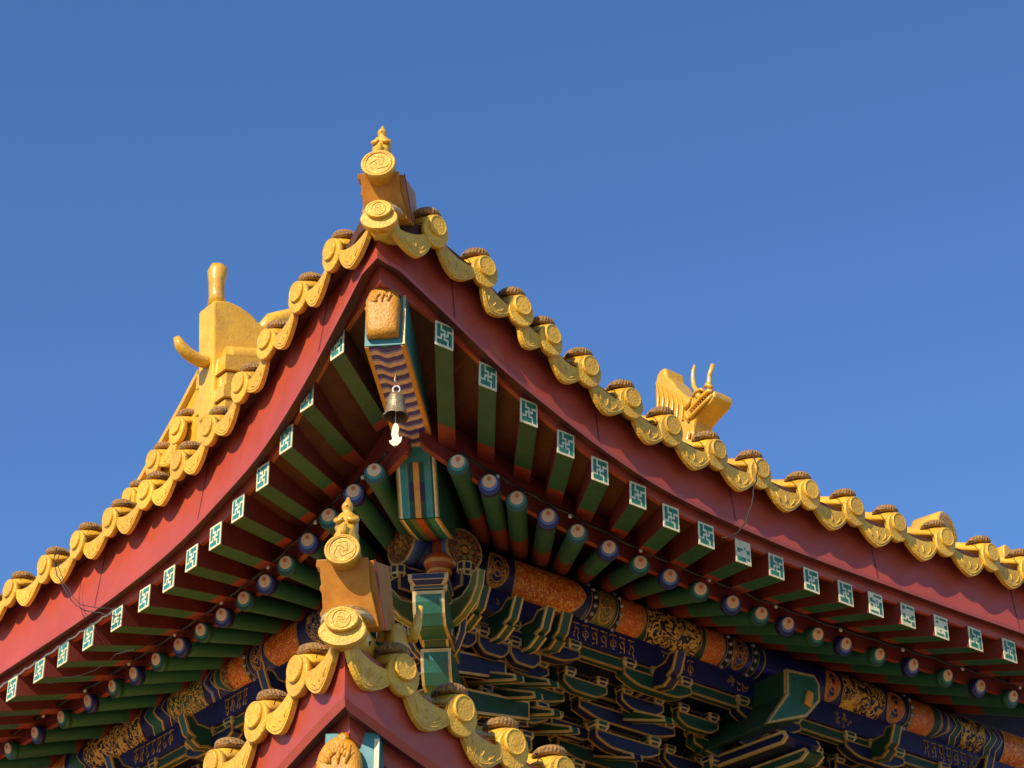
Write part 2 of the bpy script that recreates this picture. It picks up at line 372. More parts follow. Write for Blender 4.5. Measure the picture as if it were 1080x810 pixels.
# ------------------------------------------------------------------ round eave rafters
for s in 'RL':
    zp = 5.435 if s == 'R' else 5.385
    for i, u in enumerate(U_RD[s]):
        j = jut(s, u); z = zc('rd', s, u); k = dufly(u)/.38
        w0 = .40-j; w1 = 1.75; lift = z-5.155
        zat = lambda w: z + (w-w0)*((zp + lift*.35 - z)/(1.1-w0))
        pts = []
        while w1 > .9:
            p = S(s, u+k*(w1-w0), w1, 0)
            if (p.x+.13-p.y)*(1 if s == 'R' else -1) > .24: break
            w1 -= .03
        for w in (w0, w0+.03, .80-.3*j, .82-.3*j, w1): pts.append(S(s, u+k*(w-w0), w, zat(w)))
        m = MB(); m.tube(pts, .050, 'green_round', 18, ms=['green_round', 'green_round', 'rafter_root', 'rafter_root'])
        ro = m.build('eave_rafter', hall)
        ax = (pts[0]-pts[-1]).normalized()
        e = MB(); c = pts[0]; body = 'blue_paint' if i % 2 else 'green_deep'
        e.disc(c, ax, [(-.035, .0535), (.0, .0535), (.004, .0505)], ['blue_paint' if i % 2 else 'green_round', body, body], 22)
        up = Vector((0, 0, 1)) - ax*ax.z; up.normalize()
        e.disc(c+up*.009, ax, [(.003, .041), (.0065, .041)], 'light_blue' if i % 2 else 'teal', 20)
        e.disc(c+up*.016, ax, [(.004, .0335), (.010, .033), (.0115, .028)], 'peach', 20)
        e.disc(c+up*.026, ax, [(.0115, .0115), (.0135, .0110)], 'orange_dot', 12)
        e.build('painted_end', ro)

# ------------------------------------------------------------------ eave tiles (shared by both roofs)
def relief(m, c, n, up, r, mm):
    """raised ring and a coiled dragon-like curl on a tile face"""
    x = up.cross(n).normalized(); y = n.cross(x)
    ring = [c + n*.0015 + (x*math.cos(a)+y*math.sin(a))*r*.88 for a in [2*PI*k/24 for k in range(25)]]
    m.tube(ring, r*.05, mm, 5)
    a0 = random.random()*6
    for b in range(3):
        pts = []
        for k in range(14):
            t = k/13; a = a0+b*2.1+t*3.4; q = r*(.10+.58*t)*(1+.16*math.sin(a*4.3+b))
            pts.append(c + n*.0004 + (x*math.cos(a)+y*math.sin(a))*q)
        m.tube(pts, [r*.045]*13+[r*.02], mm, 4)
def round_tile(parent, c, o, al, z45=.42, length=1.7, sc=.90, slope_w=None, cap=True, hook=True, gl='glaze'):
    up = Vector((0, 0, 1)); inn = (-o + up*z45).normalized()
    c = c + Vector((random.uniform(-.004, .004), random.uniform(-.004, .004), random.uniform(-.005, .005)))
    face_n = (o + up*random.uniform(-.12, .04) + al*random.uniform(-.06, .06)).normalized()
    t = empty('round_tile', c, parent=parent); length = max(.16, length)
    b = MB(); n = 12; R = .066*sc
    rings = []
    for L in (0.0, .02, length*.25, length*.5, length):
        cc = c + inn*L + up*.008
        rings.append([cc + al*(R*math.cos(a)) + up*(R*math.sin(a)) for a in [PI*k/n for k in range(n+1)]] + [cc + al*(R-.014)*math.cos(a) + up*(R-.014)*math.sin(a) for a in [PI*k/n for k in range(n, -1, -1)]])
    b.loft(rings, gl); b.build('tile_barrel', t)
    d = MB()
    d.disc(c - up*.022*sc, face_n, [(-.012, .078*sc), (.014, .080*sc), (.018, .076*sc)], 'glaze_relief', 26, sy=1.14)
    d.disc(c + up*.006*sc, face_n, [(.014, .055*sc), (.032*sc, .055*sc), (.036*sc, .052*sc), (.0362*sc, .047*sc), (.0338*sc, .045*sc)], 'glaze_relief', 26, sy=1.06)
    if sc > 1 or random.random() < .0: relief(d, c, face_n, up, .04, 'glaze_relief')
    d.build('tile_end', t)
    if cap:
        k = MB(); cc = c + inn*.085*sc + up*(.004+R*.78); n = 56; rings = []
        q0 = random.uniform(0, .15)
        for h, r in ((0, .070), (.006, .076), (.020, .075), (.036, .062), (.046, .040), (.050, .004)):
            rr = []
            for a in range(n):
                th = 2*PI*a/n; f = 1+(.022 if a % 2 else -.022)*(1 if 0 < h < .055 else 0)
                rr.append(cc + al*(math.cos(th)*r*sc*f) - o*(math.sin(th)*r*sc*f) + up*h*sc + o*h*.45*sc)
            rings.append(rr)
        k.loft(rings, ['cap_brown', 'cap_brown', 'cap_brown', 'cap_brown', 'cap_rim'])
        ko = k.build('nail_cap', t)
        for p in ko.data.polygons: p.use_smooth = False
    if hook:
        h = MB(); a = cc - al*.075*sc + up*.008
        h.tube([a, a+o*.03-up*.012-al*.012, a+o*.075-al*.045-up*.055, a+o*.088-al*.06-up*.075], .0024, 'cable_black', 5)
        h.build('tile_hook', t)
    return t
def drip_tile(parent, c0, c1, o, z45=.42, length=1.5, sc=.94):
    """hanging leaf-shaped tile between two round tiles at c0 and c1"""
    up = Vector((0, 0, 1)); d = (c1-c0); L = d.length; d.normalize()
    nn = (o - d*(o.dot(d))).normalized(); vv = nn.cross(d)
    if vv.z < 0: vv = -vv
    mid = (c0+c1)/2 - vv*random.uniform(.016, .026) - o*random.uniform(.004, .014)
    hw = min(L*.5-.004, .158*sc); n = 14; top = []; bot = []
    for k in range(n+1):
        x = -1+2*k/n
        top.append((x*hw, -.044*sc*(1-x*x)+.012))
        y = -.044*sc*(1-x*x) - .088*sc*max(0, 1-abs(x)**2.3)**.75 - .016*sc*max(0, 1-abs(x)*1.6)
        bot.append((x*hw*(1 if abs(x) < 1 else .98), y-.003))
    m = MB(); P = lambda q, e: mid + d*q[0] + vv*q[1] + nn*e
    m.prism([P(q, -.010) for q in top] + [P(q, -.010) for q in bot[::-1]], nn*.022, 'glaze_relief')
    # raised border and veins
    m.tube([P((q[0]*.9, q[1]*.9), .012) for q in bot], .0035*sc, 'glaze_relief', 5)
    for sx in (-.45, 0, .45):
        m.tube([P((sx*hw, -.062*sc), .012), P((sx*hw*.8+.006, -.085*sc), .0135), P((sx*hw*.55, -.105*sc), .012)], .004*sc, 'glaze_relief', 5)
    inn = (-o + up*z45).normalized()
    A = [P((q[0], q[1]-.012), -.010) for q in top]
    rings = [A, [p + inn*length for p in A]]
    for k in range(n):
        a, b, c_, d_ = rings[0][k], rings[0][k+1], rings[1][k+1], rings[1][k]
        m.face([a, b, c_, d_], 'glaze'); dn = vv*-.014 - o*.004
        m.face([a+dn, b+dn, c_+dn, d_+dn], 'red_dark')  # pan underside coloured dark red, standing in for shade under the tiles
    return m.build('drip_tile', parent)

def corner_tile(parent, c, sc):
    t = empty('corner_tile', c, parent=parent); up = Vector((0, 0, 1))
    n = (D + up*-.05).normalized()
    d = MB()
    d.disc(c - up*.02*sc, n, [(-.03, .080*sc), (.012, .084*sc), (.018, .080*sc)], 'glaze_relief', 28, sy=.66)
    d.disc(c + up*.016*sc, n, [(.01, .060*sc), (.036*sc, .060*sc), (.040*sc, .057*sc), (.0402*sc, .050*sc), (.038*sc, .048*sc)], 'glaze_relief', 28, sy=.74)
    relief(d, c + up*.016*sc + n*.038*sc, n, up, .036*sc, 'glaze_relief')
    d.build('tile_end', t)
    k = MB(); cc = c + D*-.09*sc + up*.045*sc; rings = []
    for h, r in ((0, .092), (.02, .094), (.04, .080), (.055, .05), (.06, .005)):
        rings.append([cc + T*(math.cos(2*PI*a/40)*r*sc*(1+(.02 if a % 2 else -.02))) - D*(math.sin(2*PI*a/40)*r*sc) + up*h*sc for a in range(40)])
    k.loft(rings, ['cap_rim', 'cap_brown', 'cap_rim', 'cap_rim']); k.build('nail_cap', t)
    b = MB(); b.tube([c+up*.0, c-D*.5+up*.06], .07*sc, 'glaze', 14); b.build('tile_barrel', t)

for s in 'RL':
    cs = [S(s, u, -.15-jut(s, u), zc('ti', s, u)) for u in U_TI[s]]
    cs[0] = cs[0] + Vector((0, 0, -.0))
    for i, c in enumerate(cs):
        ed = ((cs[min(i+1, len(cs)-1)]-cs[max(i-1, 0)])); 
        round_tile(hall, c, OUT(s), ALO(s), length=min(1.7, (U_TI[s][i]-U0[s])*1.05+.02))
    corner = Vector((-.545, -.445, 5.888))
    prev = corner + ALO(s)*.02
    for c in cs:
        drip_tile(hall, prev, c, OUT(s), length=max(.05, min(1.5, ((prev+c)/2-corner).dot(ALO(s))*.9-.03)))
        prev = c
corner_tile(hall, Vector((-.545, -.445, 5.888)), 1.0)
# roof sheet under the tiles, up to the ridge
for s in 'RL':
    m = MB(); us = [U0[s]+(7.5-U0[s])*(k/30)**1.2 for k in range(31)]; ws = [.02, .6, 1.2, 2.2, 3.5]
    rows = []
    for w in ws:
        row = []
        for u in us:
            lo = U0[s] + (w+.10)
            uu = max(u, lo); j = jut(s, uu)*max(0, 1-(w+.06)/2)
            base = zc('ti', s, uu) if w < 1 else zc('ti', s, uu)*.5+2.83
            row.append(S(s, uu, w-j, base-.045+.42*(w+.06)+.05*max(0, w-1.2)**2))
        rows.append(row)
    for a in range(len(ws)-1):
        for b in range(len(us)-1): m.face([rows[a][b], rows[a][b+1], rows[a+1][b+1], rows[a+1][b]], 'glaze')
    m.build('roof_surface', hall)

# ------------------------------------------------------------------ corner ridge end with its disc
def ridge_end(c, sc, wide=.172, h=.180):
    """raised hollow ridge tile at the corner, its underside facing out, closed by a round dragon disc"""
    up = Vector((0, 0, 1)); r = empty('hip_ridge', c, parent=hall)
    m = MB()
    b0 = c + up*.035*sc - D*.09*sc; t0 = b0 + D*.12*sc + up*h*sc
    w = wide*sc/2
    # ragged-edged slab leaning outwards
    left = [(-w*1.10, 0), (-w*1.04, .12), (-w*1.13, .22), (-w*1.0, .30), (-w*1.0, .52), (-w*1.10, .58), (-w*1.0, .66), (-w*1.03, .86), (-w*1.2, .90), (-w*1.16, 1.0)]
    right = [(w*.98, 1.0), (w*1.0, .6), (w*1.16, .3), (w*1.30, 0)]
    pts = [b0.lerp(t0, t) + T*x for x, t in left] + [b0.lerp(t0, t) + T*x for x, t in right]
    m.prism(pts, -D*.05*sc, 'glaze_shaded')
    m.build('ridge_front', r, bevel=.004)
    m = MB(); q = [t0 + T*w*1.16, b0 + T*w*1.42, b0 + T*w*1.30 - D*.34 + up*.15, t0 + T*w*1.16 - D*.34 + up*.14]
    m.prism([p - D*.03 for p in q], -T*w*2.3, 'glaze_shaded')
    q = [t0 + T*w*1.19 - D*.02, t0 + T*w*1.19 - D*.034, b0 + T*w*1.46 - D*.034, b0 + T*w*1.46 - D*.02]
    m.prism(q, T*.006, 'red_board')
    m.build('ridge_body', r, bevel=.004)
    m = MB(); m.tube([c - D*.30 + up*.05, c - D*1.0 + up*(.26 if c.z > 5 else .02), c - D*2.2 + up*(.80 if c.z > 5 else .25)], .06*sc, 'glaze', 14); m.build('ridge_roll', r)
    d = MB(); dc = t0 + up*.012*sc + D*.0
    n = (D + up*.02).normalized(); dk = .95 if c.z > 5 else .84
    d.disc(dc, n, [(h_*sc, r_*sc*dk) for h_, r_ in ((-.30, .070), (.028, .074), (.030, .082), (.050, .082), (.054, .079), (.0542, .071), (.050, .069))], 'glaze_relief', 32, sy=.92)
    relief(d, dc + n*.050*sc, n, up, .070*sc*dk, 'glaze_relief')
    d.build('ridge_disc', r)
    return dc
def rider(base, h, label, name='ridge_rider'):
    """glazed immortal seated on a bird, seen from the front"""
    k = h/.20; root = empty(name, base, label, 'roof figure', 'riders on the corner ridge ends')
    P = lambda x, f, z: tuple(T*x*k + D*f*k + Vector((0, 0, z*k)))
    m = MB(); n = 22; rings = []
    #        z     half-width  depth  forward shift
    prof = [(-.02, .046, .052, .0), (.0, .047, .055, .0), (.018, .049, .056, .0), (.036, .044, .050, .002), (.052, .043, .045, .0), (.070, .046, .044, -.002), (.088, .044, .040, -.004),
            (.104, .042, .036, -.004), (.118, .037, .032, -.004), (.128, .026, .025, -.002), (.136, .0165, .019, .0), (.144, .021, .024, .003), (.155, .0235, .026, .005), (.167, .021, .023, .004), (.177, .015, .017, .001), (.188, .010, .012, -.002), (.199, .0065, .008, -.003), (.206, .001, .001, -.003)]
    for z, a, d, f in prof:
        ring = []
        for q in range(n):
            th = 2*PI*q/n; w_ = 1+.085*math.sin(th*5+z*70)*(1 if z < .12 else .3)+.05*math.sin(th*9-z*110)*(1 if z < .12 else 0)
            ring.append(Vector(P(math.cos(th)*a*w_, f+math.sin(th)*d*w_, z)))
        rings.append(ring)
    m.loft(rings, 'glaze'); o = m.build('rider_body', root); o.location = (0, 0, 0)
    f = MB()       # sleeves meeting at the chest, bird's head below, robe folds
    for sx in (-1, 1):
        f.tube([Vector(P(sx*.038, .0, .112)), Vector(P(sx*.044, .018, .092)), Vector(P(sx*.032, .042, .078)), Vector(P(sx*.008, .052, .082))], [.008*k, .010*k, .011*k, .008*k], 'glaze', 9)
    f.tube([Vector(P(0, .04, .012)), Vector(P(0, .062, .03)), Vector(P(0, .066, .048)), Vector(P(0, .078, .046))], [.018*k, .015*k, .013*k, .004*k], 'glaze', 9)
    f.disc(Vector(P(0, .027, .153)), D, [(-.006*k, .006*k), (.004*k, .005*k), (.007*k, .002*k)], 'glaze', 8)
    fo = f.build('robe_sleeves', root); fo.location = (0, 0, 0)
    return root
dc = ridge_end(Vector((-.545, -.445, 5.888)), 1.0)
rider(dc + Vector((0, 0, .074)) - D*.03, .185, 'small yellow glazed rider figure on the upper corner, highest against the sky')

# ------------------------------------------------------------------ corner beams
KX = -.13
def G(o, a, z):        # o along the diagonal (x coordinate), a across
    return Vector((o, o+.13, z)) + T*(a+.008)
# upper beam with wavy painted underside
bw = .090
m = MB(); TIP = -.34; zt0 = 5.66; zb0 = 5.408; IN = 1.7
ms = MB()
sidep = [G(TIP, 0, zb0), G(.305, 0, 5.400), (G(IN, 0, 5.62)), G(IN, 0, 6.05), G(.3, 0, 5.75), G(TIP, 0, zt0)]
m.prism([p - T*bw for p in sidep], T*bw*2, 'teal')
ub = m.build('upper_corner_beam', hall, bevel=.004)
# front face frame
f = MB()
q = lambda a, z, d=0: G(TIP, a, z) + D*d
f.prism([q(-bw, zb0), q(bw, zb0), q(bw, zt0), q(-bw, zt0)], D*.005, 'turquoise')
f.prism([q(bw-.012, zb0, .005), q(bw, zb0, .005), q(bw, zt0, .005), q(bw-.012, zt0, .005)], D*.003, 'gold_pale')
f.build('beam_front', ub)
wv = MB(); NB = 11; dz = Vector((0, 0, -1))
def UB(t, a, d): 
    o = TIP + (.300-TIP)*t; return G(o, a, zb0 + (5.400-zb0)*t) + dz*d
for sx in (-1, 1):
    wv.prism([UB(0, sx*bw, .0), UB(1, sx*bw, .0), UB(1, sx*(bw-.018), .0), UB(0, sx*(bw-.018), .0)], dz*.005, 'orange_gold')
K = 14; iw = bw-.018
def wave(x, p): return .018*math.sin(x*3.1+p) + .006*math.sin(x*7+p*2)
cols = [('purple', .42), ('lilac', .20), ('pinkish', .38)]
for b in range(NB):
    t = b/NB
    for nm_, fr in cols:
        t2 = t + fr/NB
        for k in range(K):
            x0 = -1+2*k/K; x1 = x0+2/K
            c = [(x0, t), (x1, t), (x1, t2), (x0, t2)]
            wv.face([UB(min(1, max(0, tt + wave(xx, 1.2+math.sin(b)*.15))), xx*iw, .0035) for xx, tt in c], nm_)
        t = t2
wv.build('wavy_panel', ub, recalc=False)
# right-hand side trim
st = MB(); st.prism([G(TIP, bw, zb0), G(.3, bw, 5.40), G(.3, bw, 5.42), G(TIP, bw, zb0+.02)], T*.003, 'orange_gold')
st.prism([G(TIP, bw, zb0+.02), G(.3, bw, 5.42), G(.3, bw, 5.45), G(TIP, bw, zb0+.06)], T*.002, 'turquoise'); st.build('beam_edge', ub)
# glazed beast-head sleeve on the tip
def sleeve(base, parent, hgt, cw, mm):
    up = Vector((0, 0, 1)); m = MB(); prof = []
    for k in range(26):
        a = -.10 + (PI+.20)*k/25
        prof.append((math.cos(a)*(1.0+.04*math.sin(3*a)), .45+.55*max(0, math.sin(a))**.75 if math.sin(a) > 0 else .45+.55*math.sin(a)))
    prof = [(.93, 0)] + prof + [(-.90, 0)]
    rings = []
    for d, k_ in ((-.02, 1.0), (.028, 1.02), (.046, .95), (.056, .78), (.060, .45)):
        rings.append([base + T*x*cw*k_ + up*(hgt*(.48+(z-.48)*k_)) + D*d for x, z in prof])
    m.loft(rings, mm)
    for row, (rr_, k0) in enumerate(((.97, 0), (.80, .5), (.66, 0))):        # carved curls following the rounded crown
        for kk in range(12 - row*2):
            a = PI*(.97-(kk+k0+row)*.072); sa = max(0, math.sin(a)); c = base + T*math.cos(a)*cw*rr_ + up*(hgt*(.47+.50*rr_*sa**.8)) + D*(.026, .047, .055)[row]
            m.tube([c - D*.012 + up*.008, c + D*.004, c + D*.006 - T*math.cos(a)*.010 - up*.010, c + D*.002 - T*math.cos(a)*.015 - up*.020], [.008, .0095, .008, .003], mm, 7)
    for x in (-.45, .02, .5):                              # brow and snout ridges
        m.tube([base + T*x*cw + up*hgt*.86 + D*.050, base + T*(x*.9)*cw + up*hgt*.72 + D*.062, base + T*(x*.7)*cw + up*hgt*.60 + D*.060], [.006, .009, .004], mm, 6)
    m.disc(base + T*.15*cw + up*hgt*.97 + D*.015, D, [(-.02, .026), (.02, .024), (.034, .010)], mm, 10)
    return m.build('beast_head_sleeve', parent)
bh = sleeve(G(TIP, -.008, 5.440) + D*.006, ub, .262, .076, 'glaze_sleeve')

# lower beam with striped nose
lb = MB(); lw = .098
path = [(.305, 5.400), (.33, 5.33), (.365, 5.25), (.40, 5.175), (.43, 5.105), (.62, 5.175), (.80, 5.255), (1.0, 5.34), (1.9, 5.70)]
sidep = [G(o, 0, z) for o, z in path] + [G(1.9, 0, 5.95), G(.32, 0, 5.42)]
lb.prism([p - T*lw for p in sidep], T*lw*2, 'green_paint')
lo = lb.build('lower_corner_beam', hall)
stp = MB()
stripes_nose = [('olive', -1, -.93), ('orange_gold', -.93, -.86), ('cream', -.86, -.80), ('teal', -.80, -.56), ('turquoise', -.56, -.42), ('blue_deep', -.42, -.16), ('orange_gold', -.16, .12), ('blue_deep', .12, .38), ('teal', .38, .56), ('turquoise', .56, .70), ('green_paint', .70, .80), ('cream', .80, .86), ('orange_gold', .86, .94), ('olive', .94, 1)]
stripes_under = [('olive', -1, -.93), ('orange_gold', -.93, -.85), ('cream', -.85, -.78), ('green_paint', -.78, -.5), ('olive', -.5, -.2), ('orange_paint', -.2, .16), ('green_paint', .16, .4), ('teal', .4, .74), ('cream', .74, .82), ('orange_gold', .82, .93), ('olive', .93, 1)]
for k in range(8):
    (o0, z0), (o1, z1) = path[k], path[k+1]
    p0 = Vector((o0, z0)); p1 = Vector((o1, z1)); dd = (p1-p0).normalized(); nn = Vector((dd.y, -dd.x))
    off = nn*.0035; nose = k < 4
    for nm_, a, b in (stripes_nose if nose else stripes_under):
        nmm = nm_
        if nose and k == 0 and -.56 < (a+b)/2 < .56: nmm = 'teal' if abs((a+b)/2) > .4 else 'teal'
        if nose and k % 2 == 1 and nm_ == 'blue_deep': nmm = 'green_deep'
        A = G(o0+off.x, a*lw, z0+off.y); B = G(o0+off.x, b*lw, z0+off.y); C_ = G(o1+off.x, b*lw, z1+off.y); D_ = G(o1+off.x, a*lw, z1+off.y)
        stp.face([A, B, C_, D_], nmm)
stp.face([G(.302, -lw, 5.402), G(.302, lw, 5.402), G(.302+.0, lw, 5.392), G(.302, -lw, 5.392)], 'cream')
stp.build('striped_panel', lo, recalc=False)

# turned orange bottle under the beam
v = MB(); VC = Vector((.85, .945, 0))
VZ = 5.215
def vz(h): return VZ + h
v.disc(VC, Vector((0, 0, 1)), [(vz(.05), .038), (vz(-.02), .038), (vz(-.03), .042), (vz(-.035), .052), (vz(-.05), .070), (vz(-.075), .078), (vz(-.095), .074), (vz(-.108), .060), (vz(-.115), .058), (vz(-.125), .066), (vz(-.14), .060), (vz(-.155), .052), (vz(-.19), .050)],
       ['orange_paint']*5+['orange_gold']*1+['orange_paint']*3+['orange_gold']+['orange_paint']*2, 28)
v.build('corner_bottle', hall)

# ------------------------------------------------------------------ purlins with painted panels, blue beam under them
PR = .112; PW = {'R': 1.1, 'L': .95}; PZ = {'R': 5.268, 'L': 5.220}; PS = {'R': .95-.22, 'L': 1.1-.22}
pur = {}
for s in 'RL':
    w = PW[s]; z = PZ[s]; m = MB()
    m.tube([S(s, PS[s]+.0, w, z), S(s, 7.0, w, z)], PR, 'blue_paint', 40)
    pur[s] = m.build('eave_purlin', hall, label='painted round purlin under the %s rafters' % ('right' if s == 'R' else 'left'))
    # end face: gilded medallion
    e = MB(); c = S(s, PS[s], w, z); ax = -ALO(s)
    e.disc(c, ax, [(-.06, PR+.004), (.0, PR+.004), (.006, PR+.002), (.007, PR-.006)], ['light_blue', 'gold_line', 'gold_pale'], 40)
    e.disc(c, ax, [(.0065, PR-.010), (.009, PR-.010)], 'fil_disc', 40)
    e.disc(c, ax, [(.009, .020), (.013, .016)], 'orange_gold', 14)
    x = Vector((0, 0, 1)).cross(ax)
    for k in range(8):
        a = 2*PI*k/8; pc_ = c + ax*.009 + (x*math.cos(a)+Vector((0, 0, 1))*math.sin(a))*.042
        e.disc(pc_, ax, [(0, .015), (.003, .011)], 'gold_line', 10)
    for k in range(12):
        a = 2*PI*k/12; pc_ = c + ax*.009 + (x*math.cos(a)+Vector((0, 0, 1))*math.sin(a))*.078
        e.disc(pc_, ax, [(0, .010), (.003, .007)], 'orange_paint', 8)
    e.build('painted_end', pur[s])
def cyl(s, u, ang, lift=.002):
    """point on the purlin: ang 0 = straight out, negative = down"""
    return S(s, u, PW[s]-(PR+lift)*math.cos(ang), PZ[s]+(PR+lift)*math.sin(ang))
A0, A1 = -1.35, 1.25
def patch(m, s, uf0, uf1, mm, lift=.002, a0=A0, a1=A1, n=16):
    """panel between two edges uf(t), t from bottom 0 to top 1"""
    for k in range(n):
        t0 = k/n; t1 = (k+1)/n; g0 = a0+(a1-a0)*t0; g1 = a0+(a1-a0)*t1
        m.face([cyl(s, uf0(t0), g0, lift), cyl(s, uf1(t0), g0, lift), cyl(s, uf1(t1), g1, lift), cyl(s, uf0(t1), g1, lift)], mm)
bow = lambda u, b: (lambda t: u + b*(4*(t-.5)**2-1)*-1)
st_ = lambda u: (lambda t: u)
zig = lambda u, b: (lambda t: u + b*(abs(((t*2) % 1)-.5)*4-1))
lobe = lambda u, b: (lambda t: u - b*abs(2*t-1)**1.6 + b*.12*math.cos(t*6*PI))
def edge_line(m, s, f, mm, wd=.008, lift=.004): patch(m, s, lambda t: f(t)-wd/2, lambda t: f(t)+wd/2, mm, lift)
def beads(m, s, u, wd=.045, col='black', bead='pearl'):
    patch(m, s, bow(u-wd/2, .02), bow(u+wd/2, .02), col, .0022)
    edge_line(m, s, bow(u-wd/2, .02), 'gold_line', .006); edge_line(m, s, bow(u+wd/2, .02), 'gold_line', .006)
    for k in range(6):
        t = .08+k*.16; g_ = A0+(A1-A0)*t
        p = cyl(s, bow(u, .02)(t), g_, .004); nn_ = (p - S(s, bow(u, .02)(t), PW[s], PZ[s])).normalized()
        m.disc(p, nn_, [(-.004, .012), (.004, .011), (.009, .006), (.010, .001)], bead, 10)
def panel(m, s, u0, u1, mm, f=bow, b=.02, edge='gold_line'):
    patch(m, s, f(u0, -b), f(u1, b), mm, .0024)
    edge_line(m, s, f(u0, -b), edge); edge_line(m, s, f(u1, b), edge)
def medal(m, s, u, r, mm='fil_red'):
    """oval painted roundel wrapped on the purlin"""
    N = 26; q = lambda k, q_: cyl(s, u+r*q_*math.cos(2*PI*k/N), -.15+.95*q_*math.sin(2*PI*k/N), .0046 if q_ < 1 else .0036)
    for k in range(N):
        m.face([q(k, 0), q(k, .86), q(k+1, .86)], mm)
        m.face([q(k, .86), q(k, 1), q(k+1, 1), q(k+1, .86)], 'gold_line')
    for rr in (.35, .62):
        for k in range(N): m.face([q(k, rr), q(k, rr+.05), q(k+1, rr+.05), q(k+1, rr)], 'gold_line' if rr > .5 else 'orange_gold')
def beast(m, s, u0, u1, ground, body):
    """curling gold creature panel"""
    panel(m, s, u0, u1, ground, lobe, .03)
    L = u1-u0
    for q in range(int(L/.028)):
        u = u0+.03+random.random()*(L-.06); a = random.uniform(-1.0, .7); pts = []
        r0 = random.uniform(.012, .030); a0 = random.random()*6
        for k in range(9):
            t = k/8; th = a0+t*4.6; rr = r0*(1-.75*t)
            pts.append(cyl(s, u+rr*math.cos(th), a+rr/PR*math.sin(th), .0055))
        m.tube(pts, [.0035]*9, body, 4)
def diamond(m, s, u, L, mm, inner):
    f0 = lambda t: u-L*(1-abs(2*t-1)); f1 = lambda t: u+L*(1-abs(2*t-1))
    patch(m, s, f0, f1, mm, .0042, -1.1, .6); patch(m, s, lambda t: u-L*.45*(1-abs(2*t-1)), lambda t: u+L*.45*(1-abs(2*t-1)), inner, .0055, -.75, .25)
R = MB(); s = 'R'
# orange dragon panel by the corner: pointed lobed ends
f0 = lambda t: 1.375+.04*abs(2*t-1)**2; f1 = lambda t: 1.83-.10*abs(2*t-1)**1.5
patch(R, s, lambda t: f0(t)-.012, lambda t: f1(t)+.012, 'gold_line', .0022); patch(R, s, f0, f1, 'fil_orange', .0036)
patch(R, s, lambda t: 1.845+.02*(1-abs(2*t-1)), lambda t: 1.862+.0, 'light_blue', .003)
beads(R, s, 1.885, .05); patch(R, s, bow(1.915, .02), bow(2.03, .02), 'olive', .0022); medal(R, s, 1.985, .052)
beads(R, s, 2.065, .05)
panel(R, s, 2.10, 2.235, 'fil_orange_fine'); patch(R, s, bow(2.24, .02), bow(2.33, -.02), 'green_deep', .0022)
beast(R, s, 2.27, 2.66, 'fil_dragon', 'gold_line')
patch(R, s, bow(2.665, -.02), bow(2.72, .02), 'green_deep', .0021)
panel(R, s, 2.71, 2.81, 'fil_orange_fine'); beads(R, s, 2.85, .045); medal(R, s, 2.945, .058); beads(R, s, 3.04, .045, 'green_deep')
edge_line(R, s, bow(3.10, .03), 'gold_pale', .012)
medal(R, s, 3.66, .06, 'fil_orange_fine'); beast(R, s, 3.74, 4.08, 'fil_dragon', 'gold_line'); medal(R, s, 4.17, .075, 'fil_orange_fine')
beads(R, s, 4.285, .045, 'green_deep'); panel(R, s, 4.32, 4.47, 'fil_orange_fine')
for L, mm in ((.07, 'gold_line'), (.058, 'blue_paint'), (.035, 'gold_line'), (.025, 'green_deep')):
    patch(R, s, st_(4.49), lambda t, L=L: 4.50+L*1.8*(1-max(0, abs(2*t-1)-.35)/.65), mm, .0022+.0008*(.07-L)*60)
for k, mm in enumerate(('green_paint', 'gold_pale', 'fil_dragon_green')):
    pass
patch(R, s, zig(4.66, .02), zig(4.71, .02), 'green_paint', .0025); edge_line(R, s, zig(4.66, .02), 'gold_pale'); edge_line(R, s, zig(4.71, .02), 'gold_pale')
beast(R, s, 4.73, 4.93, 'fil_dragon', 'gold_line')
patch(R, s, zig(4.96, .02), zig(5.01, .02), 'green_paint', .0025); patch(R, s, zig(5.01, .02), zig(5.06, .02), 'blue_paint', .0026)
edge_line(R, s, zig(5.01, .02), 'gold_pale'); edge_line(R, s, zig(5.06, .02), 'gold_pale'); edge_line(R, s, zig(4.96, .02), 'gold_pale')
panel(R, s, 5.12, 5.7, 'fil_orange')
medal(R, s, 1.255, .070, 'fil_red')
R.build('purlin_painting', pur['R'], recalc=False)
L_ = MB(); s = 'L'
medal(L_, s, 1.42, .065, 'fil_red'); beast(L_, s, 1.5, 2.1, 'fil_phoenix', 'gold_line')
f0 = lambda t: 2.20+.05*abs(2*t-1)**2; f1 = lambda t: 2.50-.07*abs(2*t-1)**1.5
patch(L_, s, lambda t: f0(t)-.012, lambda t: f1(t)+.012, 'gold_line', .0022); patch(L_, s, f0, f1, 'fil_orange', .0036)
medal(L_, s, 2.585, .06); beads(L_, s, 2.68, .05); panel(L_, s, 2.72, 2.86, 'fil_orange')
for L, mm in ((.075, 'gold_line'), (.062, 'green_paint'), (.035, 'gold_line'), (.025, 'fil_red')):
    patch(L_, s, st_(2.875), lambda t, L=L: 2.88+L*1.8*(1-max(0, abs(2*t-1)-.35)/.65), mm, .0022+.0008*(.075-L)*60)
for a, b, mm in ((3.02, 3.07, 'blue_paint'), (3.07, 3.09, 'lilac')): patch(L_, s, zig(a, .025), zig(b, .025), mm, .003)
for a in (3.02, 3.09): edge_line(L_, s, zig(a, .025), 'gold_pale', .010)
beast(L_, s, 3.13, 3.50, 'fil_dragon_green', 'gold_pale')
